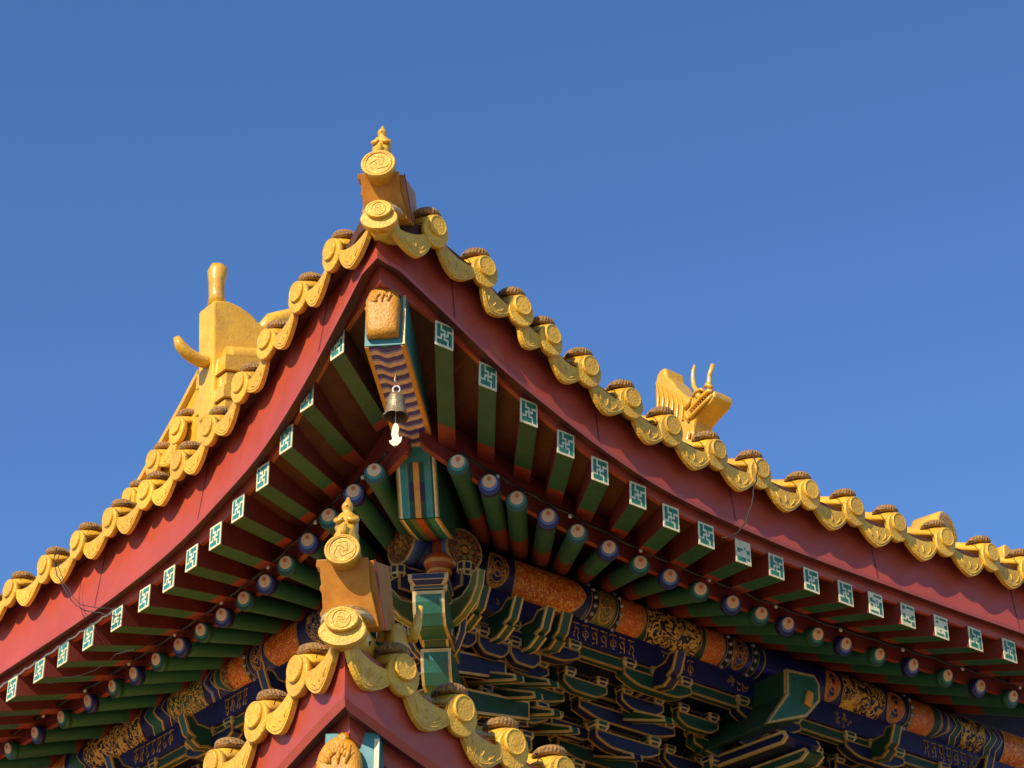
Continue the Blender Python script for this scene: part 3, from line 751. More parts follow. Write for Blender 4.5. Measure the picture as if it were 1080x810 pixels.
for a, b, mm in ((3.53, 3.61, 'blue_paint'), (3.61, 3.63, 'gold_pale'), (3.63, 3.72, 'green_paint')): patch(L_, s, zig(a, .03), zig(b, .03), mm, .003)
for a in (3.53, 3.72): edge_line(L_, s, zig(a, .03), 'gold_pale', .010)
beast(L_, s, 3.80, 4.45, 'fil_dragon', 'gold_pale')
patch(L_, s, zig(4.5, .03), zig(4.6, .03), 'green_paint', .003); edge_line(L_, s, zig(4.5, .03), 'gold_pale', .010)
panel(L_, s, 4.7, 5.4, 'fil_orange')
L_.build('purlin_painting', pur['L'], recalc=False)

# blue beam below the purlin, lettered in gold
BB = {'R': (5.035, 5.160), 'L': (4.975, 5.112)}
glyphs = [
  [[(0,1),(.9,1)],[(.25,1),(.25,.2),(.1,.0)],[(.6,1),(.75,.6),(.5,.45),(.3,.55)],[(.5,.45),(.8,.1),(.6,-.1)]],
  [[(0,1),(.9,1)],[(.7,1),(.7,0)],[(.7,.6),(.35,.75),(.1,.5),(.3,.25),(.55,.35)],[(.1,-.05),(.4,.05)]],
  [[(0,1),(.9,1)],[(.5,1),(.2,.7),(.5,.5),(.8,.7),(.5,.95)],[(.5,.5),(.15,.25),(.45,0),(.8,.2),(.6,.4)]],
  [[(0,1),(.9,1)],[(.2,1),(.2,.5),(.45,.35),(.7,.5),(.7,1)],[(.7,.5),(.85,.1),(.6,-.15)],[(.3,.2),(.5,.05)]],
  [[(0,1),(.9,1)],[(.3,1),(.3,.4),(.05,.3),(.2,.05)],[(.3,.6),(.6,.7),(.8,.45),(.6,.2),(.75,-.1)]],
  [[(.0,.9),(.3,1.05),(.9,1)],[(.45,1),(.45,0)],[(.45,.7),(.15,.55),(.1,.25),(.35,.2)],[(.45,.7),(.8,.6),(.8,.3),(.6,.25)]]]
def script(bo, s, u0, n, w, zt, h, wd=.036, seed=0):
    for k in range(n):
        m = MB()
        gq = glyphs[(k*2+seed) % 6] if k % 3 else glyphs[(k+seed+1) % 6]
        sg = 1 if s == 'R' else -1
        for stroke in gq:
            pts = [S(s, u0 + sg*(k*wd*1.22 + x*wd), w, zt-h+y*h*.86) for x, y in stroke]
            m.tube(pts, [.0046 if i in (0,) else .004 for i in range(len(pts))], 'gold_line', 4)
        m.build('gold_character', bo)
def sprig(bo, s, u, w, z, r, seed):
    rr = random.Random(seed); m = MB()
    for k in range(13):
        a = rr.random()*2*PI; q = rr.random()**.6*r; cx = u+q*1.5*math.cos(a); cz = z+q*.8*math.sin(a); pts = []
        a0 = rr.random()*6; r0 = rr.uniform(.009, .016)
        for i in range(7): 
            t = i/6; pts.append(S(s, cx+r0*(1-.7*t)*math.cos(a0+5*t), w, cz+r0*(1-.7*t)*math.sin(a0+5*t)))
        m.tube(pts, .0028, 'gold_line', 4)
    m.build('gold_sprig', bo)
for s in 'RL':
    z0, z1 = BB[s]; w = PW[s]-.045
    m = MB(); m.prism([S(s, 1.0, w, z0), S(s, 7, w, z0), S(s, 7, w, z1), S(s, 1.0, w, z1)], -OUT(s)*.09, 'blue_paint')
    bo = m.build('blue_beam', hall)
    t = bo; wf = w-.002
    if s == 'R':
        sprig(t, s, 1.36, wf, 5.10, .06, 1)
        script(t, s, 1.80, 7, wf, z1-.012, .098, .052, 3); script(t, s, 2.42, 4, wf, z1-.012, .098, .050, 1)
        sprig(t, s, 2.98, wf, 5.10, .05, 2); sprig(t, s, 3.80, wf, 5.10, .055, 3); script(t, s, 4.45, 9, wf, z1-.012, .098, .052, 5)
    else:
        script(t, s, 2.98, 4, wf, z1-.014, .10, .050, 2); script(t, s, 3.95, 7, wf, z1-.014, .10, .052, 4); sprig(t, s, 2.2, wf, 5.05, .05, 5); sprig(t, s, 4.5, wf, 5.05, .05, 6)

# ------------------------------------------------------------------ bracket sets
def inset(poly, r):
    n = len(poly); out = []
    area = sum(poly[i][0]*poly[(i+1) % n][1]-poly[(i+1) % n][0]*poly[i][1] for i in range(n))
    sg = 1 if area > 0 else -1
    for i in range(n):
        p0 = Vector(poly[i-1]); p = Vector(poly[i]); p1 = Vector(poly[(i+1) % n])
        a = (p-p0).normalized(); b = (p1-p).normalized()
        na = Vector((-a.y, a.x))*sg; nb = Vector((-b.y, b.x))*sg
        v = na+nb; v = v/max(.35, v.dot(na)) if v.length > 1e-5 else na
        if v.length > 1.8: v = v.normalized()*1.8
        out.append(tuple(p+v*r))
    return out
def outlined(m, poly, fr, th, rim, col, line='gold_line'):
    """plate with gold borders: poly in 2D, fr(x, y, t) -> point, th = thickness"""
    n = len(poly); ins = inset(poly, rim)
    for t, sg in ((0, -1), (th, 1)):
        for i in range(n):
            q = (i+1) % n
            m.face([fr(*poly[i], t), fr(*poly[q], t), fr(*ins[q], t), fr(*ins[i], t)], line)
        m.face([fr(*p, t-sg*.0015) for p in ins], col)
    r2 = min(rim, th*.22)
    for i in range(n):
        q = (i+1) % n
        for a, b, c_ in ((0, r2, line), (r2, th-r2, col), (th-r2, th, line)):
            m.face([fr(*poly[i], a), fr(*poly[q], a), fr(*poly[q], b), fr(*poly[i], b)], c_)
def arm_poly(L, h):
    """bow-shaped bracket arm"""
    p = [(-L/2, h), (-L/2, h*.52)]
    for k in range(1, 6):
        a = k/6; p.append((-L/2 + L*.30*(a), h*.52*(1-math.sin(a*PI/2))))
    p += [(-L*.19, 0)]
    p += [(-x, y) for x, y in p[::-1]]
    return p
def block(m, s, u, w, z, sz, h, col='blue_deep', line='gold_pale'):
    """little bearing block: square cup with sloped base"""
    a = sz/2; b = a*.72; hb = h*.42
    def ring(q, zz): return [S(s, u-q, w-q, zz), S(s, u+q, w-q, zz), S(s, u+q, w+q, zz), S(s, u-q, w+q, zz)]
    r = [ring(b, z), ring(a, z+hb), ring(a, z+h)]
    for k in range(2):
        for i in range(4):
            j = (i+1) % 4; A, B, C_, D_ = r[k][i], r[k][j], r[k+1][j], r[k+1][i]
            m.face([A, B, C_, D_], line)
            cen = (A+B+C_+D_)/4; nrm = (B-A).cross(D_-A).normalized()
            mid = S(s, u, w, cen.z)
            if nrm.dot(cen-mid) < 0: nrm = -nrm
            m.face([cen+(p-cen)*.62+nrm*.0015 for p in (A, B, C_, D_)], col)
    m.face(r[0], line); m.face(r[2], line)
    cen = sum(r[0], Vector())/4; m.face([cen+(p-cen)*.7-Vector((0, 0, .0015)) for p in r[0]], col)
STEP = .25; H1 = .088; HB = .048
def bracket_set(s, u, big=False, alt=0, ztop=None):
    """three-step bracket set: cross arms, bearing blocks, pointed slanting arms"""
    zt = ztop or BB[s][0]                       # underside of the blue beam
    w3 = PW[s]
    main = MB(); cA, cB = ('green_deep', 'blue_deep') if alt else ('blue_deep', 'green_deep')
    # outward arms, one per tier, from the wall
    base = bpy.data.objects.new('bracket_set', None); COL.objects.link(base); base.location = S(s, u, PW[s]+.8, zt-.75); adopt(base, hall)
    def fr(x, y, t): return S(s, u-.035+t, x, y)
    for k in range(4):                          # k = 0 outermost/top
        wk = w3 + STEP*k; z = zt - HB - H1 - k*(H1+HB*.9)
        # cross arm along the eave
        L = .48 if k in (0, 3) else (.68 if k == 1 else .56)
        m = MB(); outlined(m, arm_poly(L, H1), lambda x, y, t: S(s, u+x, wk-.035+t, z+y), .07, .010, cA if k % 2 == 0 else cB)
        m.build('bracket_arm', base, recalc=False)
        for x in (-L/2+.04, 0, L/2-.04):
            m = MB(); block(m, s, u+x, wk, z+H1, .088, HB, cB if k % 2 == 0 else cA); m.build('bearing_block', base, recalc=False)
        if k in (1, 2):
            m = MB(); outlined(m, arm_poly(L*.66, H1), lambda x, y, t: S(s, u+x, wk-.035+t, z-H1-HB+y), .07, .010, cB)
            m.build('bracket_arm', base, recalc=False)
            for x in (-L*.33+.04, L*.33-.04):
                m = MB(); block(m, s, u+x, wk, z-HB, .088, HB, cA); m.build('bearing_block', base, recalc=False)
    # grasshopper-head arm at the top, crossing the outer arm
    z = zt - HB - H1 + .01; w = w3
    m = MB()
    gh = [(w+.9, z), (w-.05, z), (w-.11, z-.012), (w-.165, z+.022), (w-.150, z+.042), (w-.185, z+.062), (w-.225, z+.16), (w-.165, z+.165), (w-.13, z+.125), (w-.05, z+.118), (w+.9, z+.118)]
    outlined(m, gh, fr, .07, .012, cB, 'gold_line'); m.build('projecting_arm', base, recalc=False)
    for k in (1, 2):                            # slanting pointed arms
        wk = w3 + STEP*k; z = zt - HB - H1 - (k)*(H1+HB*.9)+.02
        m = MB(); tip = wk-.36
        an = [(w3+1.0, z+.30), (wk-.04, z+.02), (tip+.03, z-.075), (tip, z-.085), (tip+.01, z-.05), (wk-.1, z+.065), (wk+.02, z+.125), (w3+1.0, z+.42)]
        outlined(m, an, fr, .07, .011, 'green_deep' if k == 1 else 'blue_deep', 'gold_pale'); m.build('projecting_arm', base, recalc=False)
    return base
SETS = {'R': [1.62, 2.40, 4.05, 4.83], 'L': [1.55, 2.35, 3.15, 3.95, 4.75]}
for s in 'RL':
    for i, u in enumerate(SETS[s]): bracket_set(s, u, alt=i % 2)
bracket_set('R', 3.22, alt=0)
# long tie beams behind the arms, red and blue infill boards between the sets
for s in 'RL':
    zt = BB[s][0]
    for k in range(1, 4):
        wk = PW[s] + STEP*k; z = zt - k*(H1+HB*.9)
        m = MB(); outlined(m, [(PW['L' if s == 'R' else 'R']+STEP*k, 0), (7, 0), (7, .10), (PW['L' if s == 'R' else 'R']+STEP*k, .10)], lambda x, y, t: S(s, x, wk-.03+t, z+y), .06, .013, 'green_deep' if k % 2 else 'blue_deep')
        m.build('tie_beam', hall, recalc=False)
        m = MB(); a0 = 1.2+STEP*k
        for q in range(14):
            u0 = a0 + q*.40
            m.prism([S(s, u0, wk+.0, z+.10), S(s, u0+.2, wk, z+.10), S(s, u0+.2, wk, z+.22), S(s, u0, wk, z+.22)], -OUT(s)*.01, 'red_board')
            m.prism([S(s, u0+.2, wk, z+.10), S(s, u0+.4, wk, z+.10), S(s, u0+.4, wk, z+.22), S(s, u0+.2, wk, z+.22)], -OUT(s)*.01, 'blue_deep')
        m.build('infill_board', hall)
    # soffit boards sloping between the tie beams
    m = MB(); zt_ = zt
    for k in range(0, 3):
        w0 = PW[s]+STEP*k+.03; w1 = PW[s]+STEP*(k+1)-.03; z0 = zt_-k*(H1+HB*.9)+.07; z1 = z0-.10
        m.prism([S(s, .9+STEP*k, w0, z0), S(s, 7, w0, z0), S(s, 7, w1, z1), S(s, .9+STEP*k, w1, z1)], Vector((0, 0, .012)), 'blue_deep')
    m.build('soffit_board', hall)

for s in 'RL':
    zt = BB[s][0]; m = MB()
    outlined(m, [(1.0, 0), (7, 0), (7, .066), (1.0, .066)], lambda x, y, t: S(s, x, PW[s]-.022+t, zt-.070+y), .05, .010, 'green_deep')
    m.build('tie_beam', hall, recalc=False)
    for k in range(0, 3):          # short arms and blocks of the inner tiers between the sets, hung on painted boards
        wk = PW[s]+STEP*(k+.55); z = zt-.20-k*(H1+HB*.9)
        for q in range(9 if s == 'R' else 8):
            u = 1.62+.40*q+.12*k; m = MB()
            outlined(m, arm_poly(.30, .080), lambda x, y, t: S(s, u+x, wk-.025+t, z+y), .05, .009, 'green_deep' if (q+k) % 2 else 'blue_deep')
            m.build('bracket_arm', hall, recalc=False)
            for x in (-.11, .11):
                m = MB(); block(m, s, u+x, wk, z+.080, .075, .042, 'blue_deep' if (q+k) % 2 else 'green_deep'); m.build('bearing_block', hall, recalc=False)
# corner bracket cluster: stacked arms on the diagonal
cb = bpy.data.objects.new('corner_bracket', None); COL.objects.link(cb); cb.location = (1.6, 1.7, 4.3); adopt(cb, hall)
DI = -D
def CF(o, a, z): return G(o, a, z)
def tray(o, zt, half, h, col):
    m = MB()
    for (h0, s0), (h1, s1) in (((0, .78), (.45, 1.)), ((.45, 1.), (1., 1.))):
        r0 = [CF(o, 0, zt-h+h*h0)+D*x*half*s0+T*y*half*s0 for x, y in ((1, -1), (1, 1), (-1, 1), (-1, -1))]
        r1 = [CF(o, 0, zt-h+h*h1)+D*x*half*s1+T*y*half*s1 for x, y in ((1, -1), (1, 1), (-1, 1), (-1, -1))]
        for i in range(4):
            j = (i+1) % 4; m.face([r0[i], r0[j], r1[j], r1[i]], 'gold_pale'); c = (r0[i]+r0[j]+r1[i]+r1[j])/4
            nn = (c-CF(o, 0, c.z)).normalized()
            m.face([c+(p-c)*.80+nn*.002 for p in (r0[i], r0[j], r1[j], r1[i])], col)
        if h0 == 0: m.face(r0, 'gold_line')
        else: m.face(r1, 'gold_line')
    m.build('bearing_block', cb, recalc=False)
def diag_arm(o, z, half, h, col, reach=.16, drop=.16):
    """arm on the diagonal whose green front face is framed in gold and curves under"""
    m = MB(); prof = [(0, 0), (.01, -h*.35), (.035, -h*.7), (.08, -h), (.9, -h*.9), (.9, 0)]
    for i in range(len(prof)-1):
        (a, b), (c, d_) = prof[i], prof[i+1]
        P0 = CF(o, 0, z+b)-D*a; P1 = CF(o, 0, z+d_)-D*c
        nn = Vector((0, 0, 1)).cross(T)
        e = (P1-P0).normalized(); nr = e.cross(T).normalized()
        if nr.dot(D - Vector((0, 0, .5))) < 0 and i < 4: nr = -nr
        m.face([P0-T*half, P0+T*half, P1+T*half, P1-T*half], 'gold_pale')
        k0 = .018 if i == 0 else 0; k1 = 0
        m.face([P0+e*k0-T*half*.80+nr*.003, P0+e*k0+T*half*.80+nr*.003, P1-e*k1+T*half*.80+nr*.003, P1-e*k1-T*half*.80+nr*.003], col)
    for sg in (-1, 1):
        m.face([CF(o, sg*half, z+b)-D*a for a, b in prof], 'gold_line')
        m.face([CF(o, sg*(half+.002), z+b*.84-.008)-D*(a*.97+.014) for a, b in prof], col)
    m.build('projecting_arm', cb, recalc=False)
def zy(y):  # helper: heights of the stack, metres
    return y
tray(.72, 4.965, .098, .055, 'blue_deep')
tray(.735, 4.925, .090, .05, 'green_deep')
diag_arm(.665, 4.882, .078, .15, 'green_paint')
tray(.90, 4.79, .085, .045, 'blue_deep')
diag_arm(.83, 4.745, .066, .05, 'green_deep')
diag_arm(.86, 4.70, .075, .16, 'green_paint')
tray(1.12, 4.60, .085, .05, 'blue_deep')
diag_arm(1.04, 4.54, .070, .15, 'green_paint')
# blue flanking cheeks beside the bottle, curved arms rising left and right, hex blocks on top
for sg, ax, side in ((-1, Vector((-1, 0, 0)), 'R'), (1, Vector((0, -1, 0)), 'L')):
    m = MB(); c = Vector((.95, 1.1, 0))
    # plates running out under the purlin ends
    th = Vector((0, 1, 0)) if side == 'R' else Vector((1, 0, 0))
    for lev, (zb, reach, col) in enumerate(((4.86, .30, 'green_deep'), (4.70, .20, 'blue_deep'), (4.55, .12, 'green_deep'))):
        m = MB()
        oo = .06*lev
        pl = [(-.55, .04), (-.05, -.02), (.06, .0), (.16, .05), (.22, .12), (.235, .20), (.17, .205), (.14, .14), (.06, .10), (-.55, .14)]
        f = lambda x, y, t, zb=zb, reach=reach, oo=oo: c + Vector((0, 0, zb+y)) + ax*(x*.8+reach-.12-oo) + th*(t*.62-.02) + Vector((oo, oo, 0))
        outlined(m, pl, f, .07, .012, 'olive' if lev == 0 else col, 'gold_pale')
        m.build('projecting_arm', cb, recalc=False)
    for lev, (zb, reach) in enumerate(((5.065, .235), (4.90, .10), (4.74, .04))):
        m = MB()
        p = c + ax*reach + Vector((.06*lev, .06*lev, 0)); 
        n8 = 8 if lev == 0 else 6
        for (h0, r0), (h1, r1) in (((0, .035), (.02, .05)), ((.02, .05), (.07, .05))):
            R0 = [p + Vector((math.cos(2*PI*k/n8)*r0, math.sin(2*PI*k/n8)*r0, zb+h0)) for k in range(n8)]
            R1 = [p + Vector((math.cos(2*PI*k/n8)*r1, math.sin(2*PI*k/n8)*r1, zb+h1)) for k in range(n8)]
            for k in range(n8):
                j = (k+1) % n8; q = [R0[k], R0[j], R1[j], R1[k]]; cc = sum(q, Vector())/4; nn = Vector((cc.x-p.x, cc.y-p.y, 0)).normalized()
                m.face(q, 'gold_pale'); m.face([cc+(v_-cc)*.66+nn*.0015 for v_ in q], 'blue_deep')
            m.face(R0, 'gold_line')
            m.face(R1, 'gold_line')
        m.build('bearing_block', cb, recalc=False)
    # tall blue cheek with a narrow framed slot
    m = MB(); f = lambda x, y, t: c + Vector((0, 0, 5.0+y)) + ax*(x+.10) + th*(t-.04)
    outlined(m, [(-.3, .0), (.16, .0), (.16, .13), (-.3, .16)], f, .08, .010, 'blue_deep'); m.build('cheek_board', cb, recalc=False)
    # painted roundel on the next stub
    m = MB(); rc = (c + th*-.02 + ax*.05) ; 
    u0 = 1.02 if side == 'R' else 1.17
# three curled heads to the right of the corner and to the left
for s, lst in (('R', (1.085, 1.295, 1.50)), ('L', (1.25, 1.45, 1.66))):
    for i, u in enumerate(lst):
        m = MB(); zt = BB[s][0]; w = PW[s]; z = zt - HB - H1 + .01
        gh = [(w+.5, z-.02), (w+.02, z-.03), (w-.09, z-.03), (w-.165, z+.012), (w-.150, z+.03), (w-.19, z+.045), (w-.235, z+.15), (w-.165, z+.155), (w-.12, z+.115), (w+.5, z+.118)]
        outlined(m, gh, lambda x, y, t: S(s, u-.03+t, x, y), .06, .012, 'green_deep', 'gold_pale')
        m.build('projecting_arm', cb, recalc=False)
        m = MB(); outlined(m, arm_poly(.20, .09), lambda x, y, t: S(s, u+x, w-.03+t, z-.10+y), .06, .010, 'blue_deep')
        m.build('bracket_arm', cb, recalc=False)
        for x in (-.07, .07):
            m = MB(); block(m, s, u+x, w, z-.01, .075, .05, 'blue_deep'); m.build('bearing_block', cb, recalc=False)
    for i in range(4):      # slanting arms fanning behind
        u = (1.35 if s == 'R' else 1.5)+.17*i; wk = PW[s]+.20+.06*i; z = BB[s][0]-.30-.03*i
        m = MB(); an = [(wk+.6, z+.20), (wk-.04, z), (wk-.34, z-.09), (wk-.37, z-.095), (wk-.36, z-.06), (wk-.1, z+.045), (wk+.6, z+.31)]
        outlined(m, an, lambda x, y, t: S(s, u-.03+t, x, y), .06, .011, 'green_deep', 'gold_pale'); m.build('projecting_arm', cb, recalc=False)

# column-top beam head: green hexagonal nose framed in gold
m = MB(); u0 = 3.10; w0 = .80
fp = [(-.10, -.22), (.15, -.13), (.245, -.02), (.25, .115), (.215, .16), (-.015, .145), (-.01, .0)]
fp = [(-.17, -.21), (.13, -.10), (.245, .02), (.25, .12), (.215, .165), (.0, .145), (-.01, .0)]
zz = 4.985
face = [Vector((u0+x, w0 + (0 if y > -.05 else .04), zz+y)) for x, y in fp]
ins = inset(fp, .016); ins2 = inset(fp, .045)
lift = Vector((0, -.003, 0))
m.prism([Vector((u0+x, w0, zz+y)) for x, y in fp], (0, .75, 0), 'green_deep')
for ring, col, l_ in ((fp, 'gold_pale', .002), (ins, 'green_round', .004), (ins2, 'green_paint', .006)):
    m.face([Vector((u0+x, w0-l_, zz+y)) for x, y in ring], col)
for i in range(len(fp)):
    q = (i+1) % len(fp); A = Vector((u0+fp[i][0], w0, zz+fp[i][1])); B = Vector((u0+fp[q][0], w0, zz+fp[q][1])); c = Vector((u0+.08, w0, zz))
    o_ = ((A+B)/2-c); o_.y = 0; o_.normalize()
    for a, b in ((0, .02), (.70, .72)): m.face([A+Vector((0, a, 0))+o_*.002, B+Vector((0, a, 0))+o_*.002, B+Vector((0, b, 0))+o_*.002, A+Vector((0, b, 0))+o_*.002], 'gold_pale')
m.build('beam_head', hall, recalc=False)
bhd = [o for o in hall.children if o.name == 'beam_head'][0]
m = MB(); dm = [(.105, -.03), (.155, -.045), (.175, .04), (.135, .055)]; m.prism([Vector((u0+x, w0-.006, zz+y)) for x, y in dm], (0, -.022, 0), 'orange_gold'); m.build('gold_boss', bhd, bevel=.006)
# flat arm below the beam head
m = MB(); fr_ = lambda x, y, t: Vector((u0-.05+t, w0+x, zz-.24+y))
outlined(m, [(-.02, -.02), (.02, -.05), (.9, -.02), (.9, .05), (.0, .02)], fr_, .26, .016, 'blue_deep', 'gold_pale')
outlined(m, [(-.06, -.115), (.0, -.15), (.9, -.12), (.9, -.06), (-.04, -.085)], lambda x, y, t: Vector((u0+.06+t, w0+x, zz-.22+y)), .13, .014, 'green_deep', 'gold_pale')
m.build('projecting_arm', hall, recalc=False)

# walls and columns below the brackets
m = MB(); wr, wl = PW['R']+.98, PW['L']+.98
m.prism([(wl, wr, 3.0), (14, wr, 3.0), (14, wr, 4.36), (wl, wr, 4.36)], (0, .2, 0), 'plaster'); m.prism([(wl, wr+.2, 3.0), (wl, 14, 3.0), (wl, 14, 4.36), (wl, wr+.2, 4.36)], (.2, 0, 0), 'plaster')
m.build('upper_wall', hall)
m = MB(); outlined(m, [(wl-.03, 0), (14, 0), (14, .22), (wl-.03, .22)], lambda x, y, t: Vector((x, wr-.06+t, 4.38+y)), .16, .02, 'blue_paint'); m.build('plate_beam', hall, recalc=False)
m = MB(); outlined(m, [(wr-.03, 0), (14, 0), (14, .22), (wr-.03, .22)], lambda x, y, t: Vector((wl-.06+t, x, 4.38+y)), .16, .02, 'green_deep'); m.build('plate_beam', hall, recalc=False)
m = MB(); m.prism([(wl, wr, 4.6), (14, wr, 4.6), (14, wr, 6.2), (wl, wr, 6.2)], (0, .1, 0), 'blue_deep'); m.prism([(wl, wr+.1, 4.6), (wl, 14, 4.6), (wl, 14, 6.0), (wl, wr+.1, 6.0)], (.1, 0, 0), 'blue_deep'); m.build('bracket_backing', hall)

# ------------------------------------------------------------------ ridges and beasts seen above the eaves
# right: gable ridge ending in a dragon head
gr = MB(); gr.prism([(2.20, .66, 5.80), (2.34, .66, 5.80), (2.34, .66, 6.02), (2.20, .66, 6.02)], (0, 2.8, 1.2), 'glaze'); gr.build('gable_ridge', hall)
dragon = empty('dragon_ornament', (2.27, .6, 5.98), 'yellow glazed horned dragon head with flaring mane above the right-hand eave', 'roof ornament')
DX0, DX1 = 2.195, 2.36
side = [(.805, 6.414), (.803, 6.56), (.789, 6.644), (.760, 6.664), (.713, 6.666), (.702, 6.601), (.655, 6.546), (.627, 6.493), (.538, 6.392), (.496, 6.401), (.455, 6.403), (.415, 6.387), (.365, 6.37), (.332, 6.335), (.338, 6.31), (.37, 6.285), (.432, 6.262), (.494, 6.235), (.515, 6.185), (.53, 6.02), (.62, 5.98), (.80, 6.00)]
m = MB()
NS = 5
for i in range(1):
    m.prism([Vector((DX0+.012, y, z)) for y, z in side], (DX1-DX0-.024, 0, 0), 'glaze')
db = m.build('dragon_head', bevel=.014); adopt(db, dragon)
m = MB()
sx = DX0+.010
def dt(pts, r, mm='glaze', n=7): m.tube([Vector((sx-dx, y, z)) for y, z, dx in pts], r, mm, n)
dt([(.545, 6.255, .0), (.50, 6.262, .008), (.44, 6.282, .010), (.39, 6.302, .006), (.35, 6.325, 0)], [.010, .013, .012, .011, .008])      # lower lip
dt([(.52, 6.30, .0), (.48, 6.315, .010), (.42, 6.338, .012), (.37, 6.352, .008), (.345, 6.345, 0)], [.010, .012, .012, .014, .010])     # upper lip
dt([(.40, 6.395, .0), (.37, 6.392, .012), (.345, 6.365, .004)], [.010, .016, .010])                                                   # nostril
dt([(.50, 6.38, .0), (.46, 6.392, .012), (.42, 6.385, .012), (.40, 6.365, .004)], [.008, .010, .010, .006])                           # brow
m.disc(Vector((sx, .452, 6.36)), Vector((-1, 0, 0)), [(0, .022), (.010, .020), (.018, .011), (.020, .003)], 'glaze', 14)                # eye
dt([(.56, 6.33, .0), (.53, 6.345, .010), (.515, 6.38, .004)], [.012, .014, .008]); dt([(.56, 6.28, 0), (.535, 6.27, .01), (.54, 6.24, .004)], [.010, .013, .008])  # ear, jaw
for k in range(7): dt([(.50-.018*k, 6.305+.006*k, .004), (.497-.018*k, 6.29+.006*k, .006)], .004, n=5)                                 # teeth
for k in range(6):      # mane strands
    y0 = .775-.038*k; dt([(y0+.01, 6.60-.035*k, .002), (y0-.01, 6.50-.03*k, .007), (y0+.005, 6.40-.025*k, .005), (y0-.01, 6.27, .003)], [.004, .006, .006, .004])
dt([(.545, 6.20, .0), (.53, 6.16, .012), (.55, 6.12, .010), (.535, 6.08, .012), (.55, 6.03, .004)], [.008, .014, .012, .014, .010]); dt([(.505, 6.20, .0), (.50, 6.15, .006), (.515, 6.10, .01)], [.008, .010, .006])
dd = m.build('dragon_features', db)
for nm_, pts in (('horn', [(.430, 6.389), (.470, 6.400), (.497, 6.445), (.503, 6.500), (.498, 6.545), (.484, 6.575)]), ('horn', [(.400, 6.383), (.412, 6.43), (.404, 6.485), (.372, 6.54)])):
    m = MB(); xo = .02 if len(pts) == 6 else .05
    m.tube([Vector((DX0+xo, y, z)) for y, z in pts], [.016, .0145, .013, .0125, .010, .006][:len(pts)], 'glaze', 10); m.build(nm_, db)

# left: flat-sided beast block on the ridge, with two stub horns
lb_ = empty('beast_ornament', (0.05, 1.75, 6.05), 'blocky yellow beast ornament with two stub horns above the left-hand eave', 'roof ornament')
m = MB(); prof = [(-.058, 6.02), (-.103, 6.663), (-.095, 6.685), (-.009, 6.711), (.06, 6.706), (.105, 6.694), (.145, 6.68), (.175, 6.655), (.23, 6.635), (.262, 6.63), (.251, 6.58), (.23, 6.456), (.211, 6.398), (.10, 6.387), (.015, 6.376), (.02, 6.02)]
m.prism([Vector((x, 1.7, z)) for x, z in prof], (0, .15, 0), 'glaze')
bo = m.build('beast_body', bevel=.012); adopt(bo, lb_)
m = MB(); m.tube([Vector((-.045, 1.76, 6.69)), Vector((-.052, 1.76, 6.76)), Vector((-.06, 1.755, 6.83)), Vector((-.062, 1.75, 6.90)), Vector((-.058, 1.75, 6.925))], [.054, .044, .046, .058, .050], 'glaze', 7); m.build('horn', bo)
m = MB(); m.tube([Vector((-.05, 1.76, 6.335)), Vector((-.13, 1.76, 6.325)), Vector((-.20, 1.76, 6.34)), Vector((-.25, 1.76, 6.375)), Vector((-.275, 1.76, 6.415))], [.03, .036, .036, .032, .018], 'glaze', 9); m.build('horn', bo)
# stepped ridge under and behind it
m = MB()
for k, (z0, z1, o_) in enumerate(((5.9, 6.07, .0), (6.07, 6.15, .018), (6.15, 6.23, .004), (6.23, 6.33, .022))):
    m.prism([(-.04-o_, 1.62-o_*.5, z0), (-.04-o_, 1.62-o_*.5, z1-.004), (.60, 1.62-o_*.5, z1+.16), (.60, 1.62-o_*.5, z0+.16)], (0, .26+o_, 0), 'glaze')
m.tube([Vector((-.02, 1.66, 6.345)), Vector((.6, 1.66, 6.53))], .055, 'glaze', 14)
m.build('gable_ridge', hall, bevel=.004)
m = MB(); m.tube([Vector((.22, 1.76, 6.62)), Vector((.30, 1.76, 6.73)), Vector((.42, 1.76, 6.80)), Vector((.65, 1.76, 6.86))], [.035, .05, .055, .05], 'glaze', 12); m.prism([(.22, 1.72, 6.60), (.42, 1.72, 6.79), (.65, 1.72, 6.85), (.65, 1.72, 6.2), (.30, 1.72, 6.2)], (0, .08, 0), 'glaze'); m.build('ridge_cap', hall)
# descending tiled ridge behind the left eave
m = MB(); X = .32
pa = [(X, 2.50, 6.74), (X, 2.66, 6.60), (X, 3.06, 6.30), (X, 3.38, 6.13), (X, 3.9, 5.95), (X, 5.2, 5.8)]
for a, b in zip(pa[:-1], pa[1:]):
    a = Vector(a); b = Vector(b); dn = Vector((0, 0, -.46))
    m.prism([a, b, b+dn, a+dn], (.05, 0, 0), 'glaze'); m.prism([a+Vector((-.03, 0, .03)), b+Vector((-.03, 0, .03)), b+Vector((-.03, 0, -.01)), a+Vector((-.03, 0, -.01))], (.1, 0, 0), 'glaze')
m.build('verge_ridge', hall)
for (y, z) in ((2.62, 6.44), (2.86, 6.33), (3.10, 6.185), (3.40, 6.05)):
    round_tile(hall, Vector((X-.05, y, z)), Vector((-1, 0, 0)), Vector((0, 1, 0)), length=.4, hook=False)
for (a, b) in (((2.62, 6.44), (2.86, 6.33)), ((2.86, 6.33), (3.10, 6.185)), ((3.10, 6.185), (3.40, 6.05))):
    drip_tile(hall, Vector((X-.05, *a)), Vector((X-.05, *b)), Vector((-1, 0, 0)), length=.3)
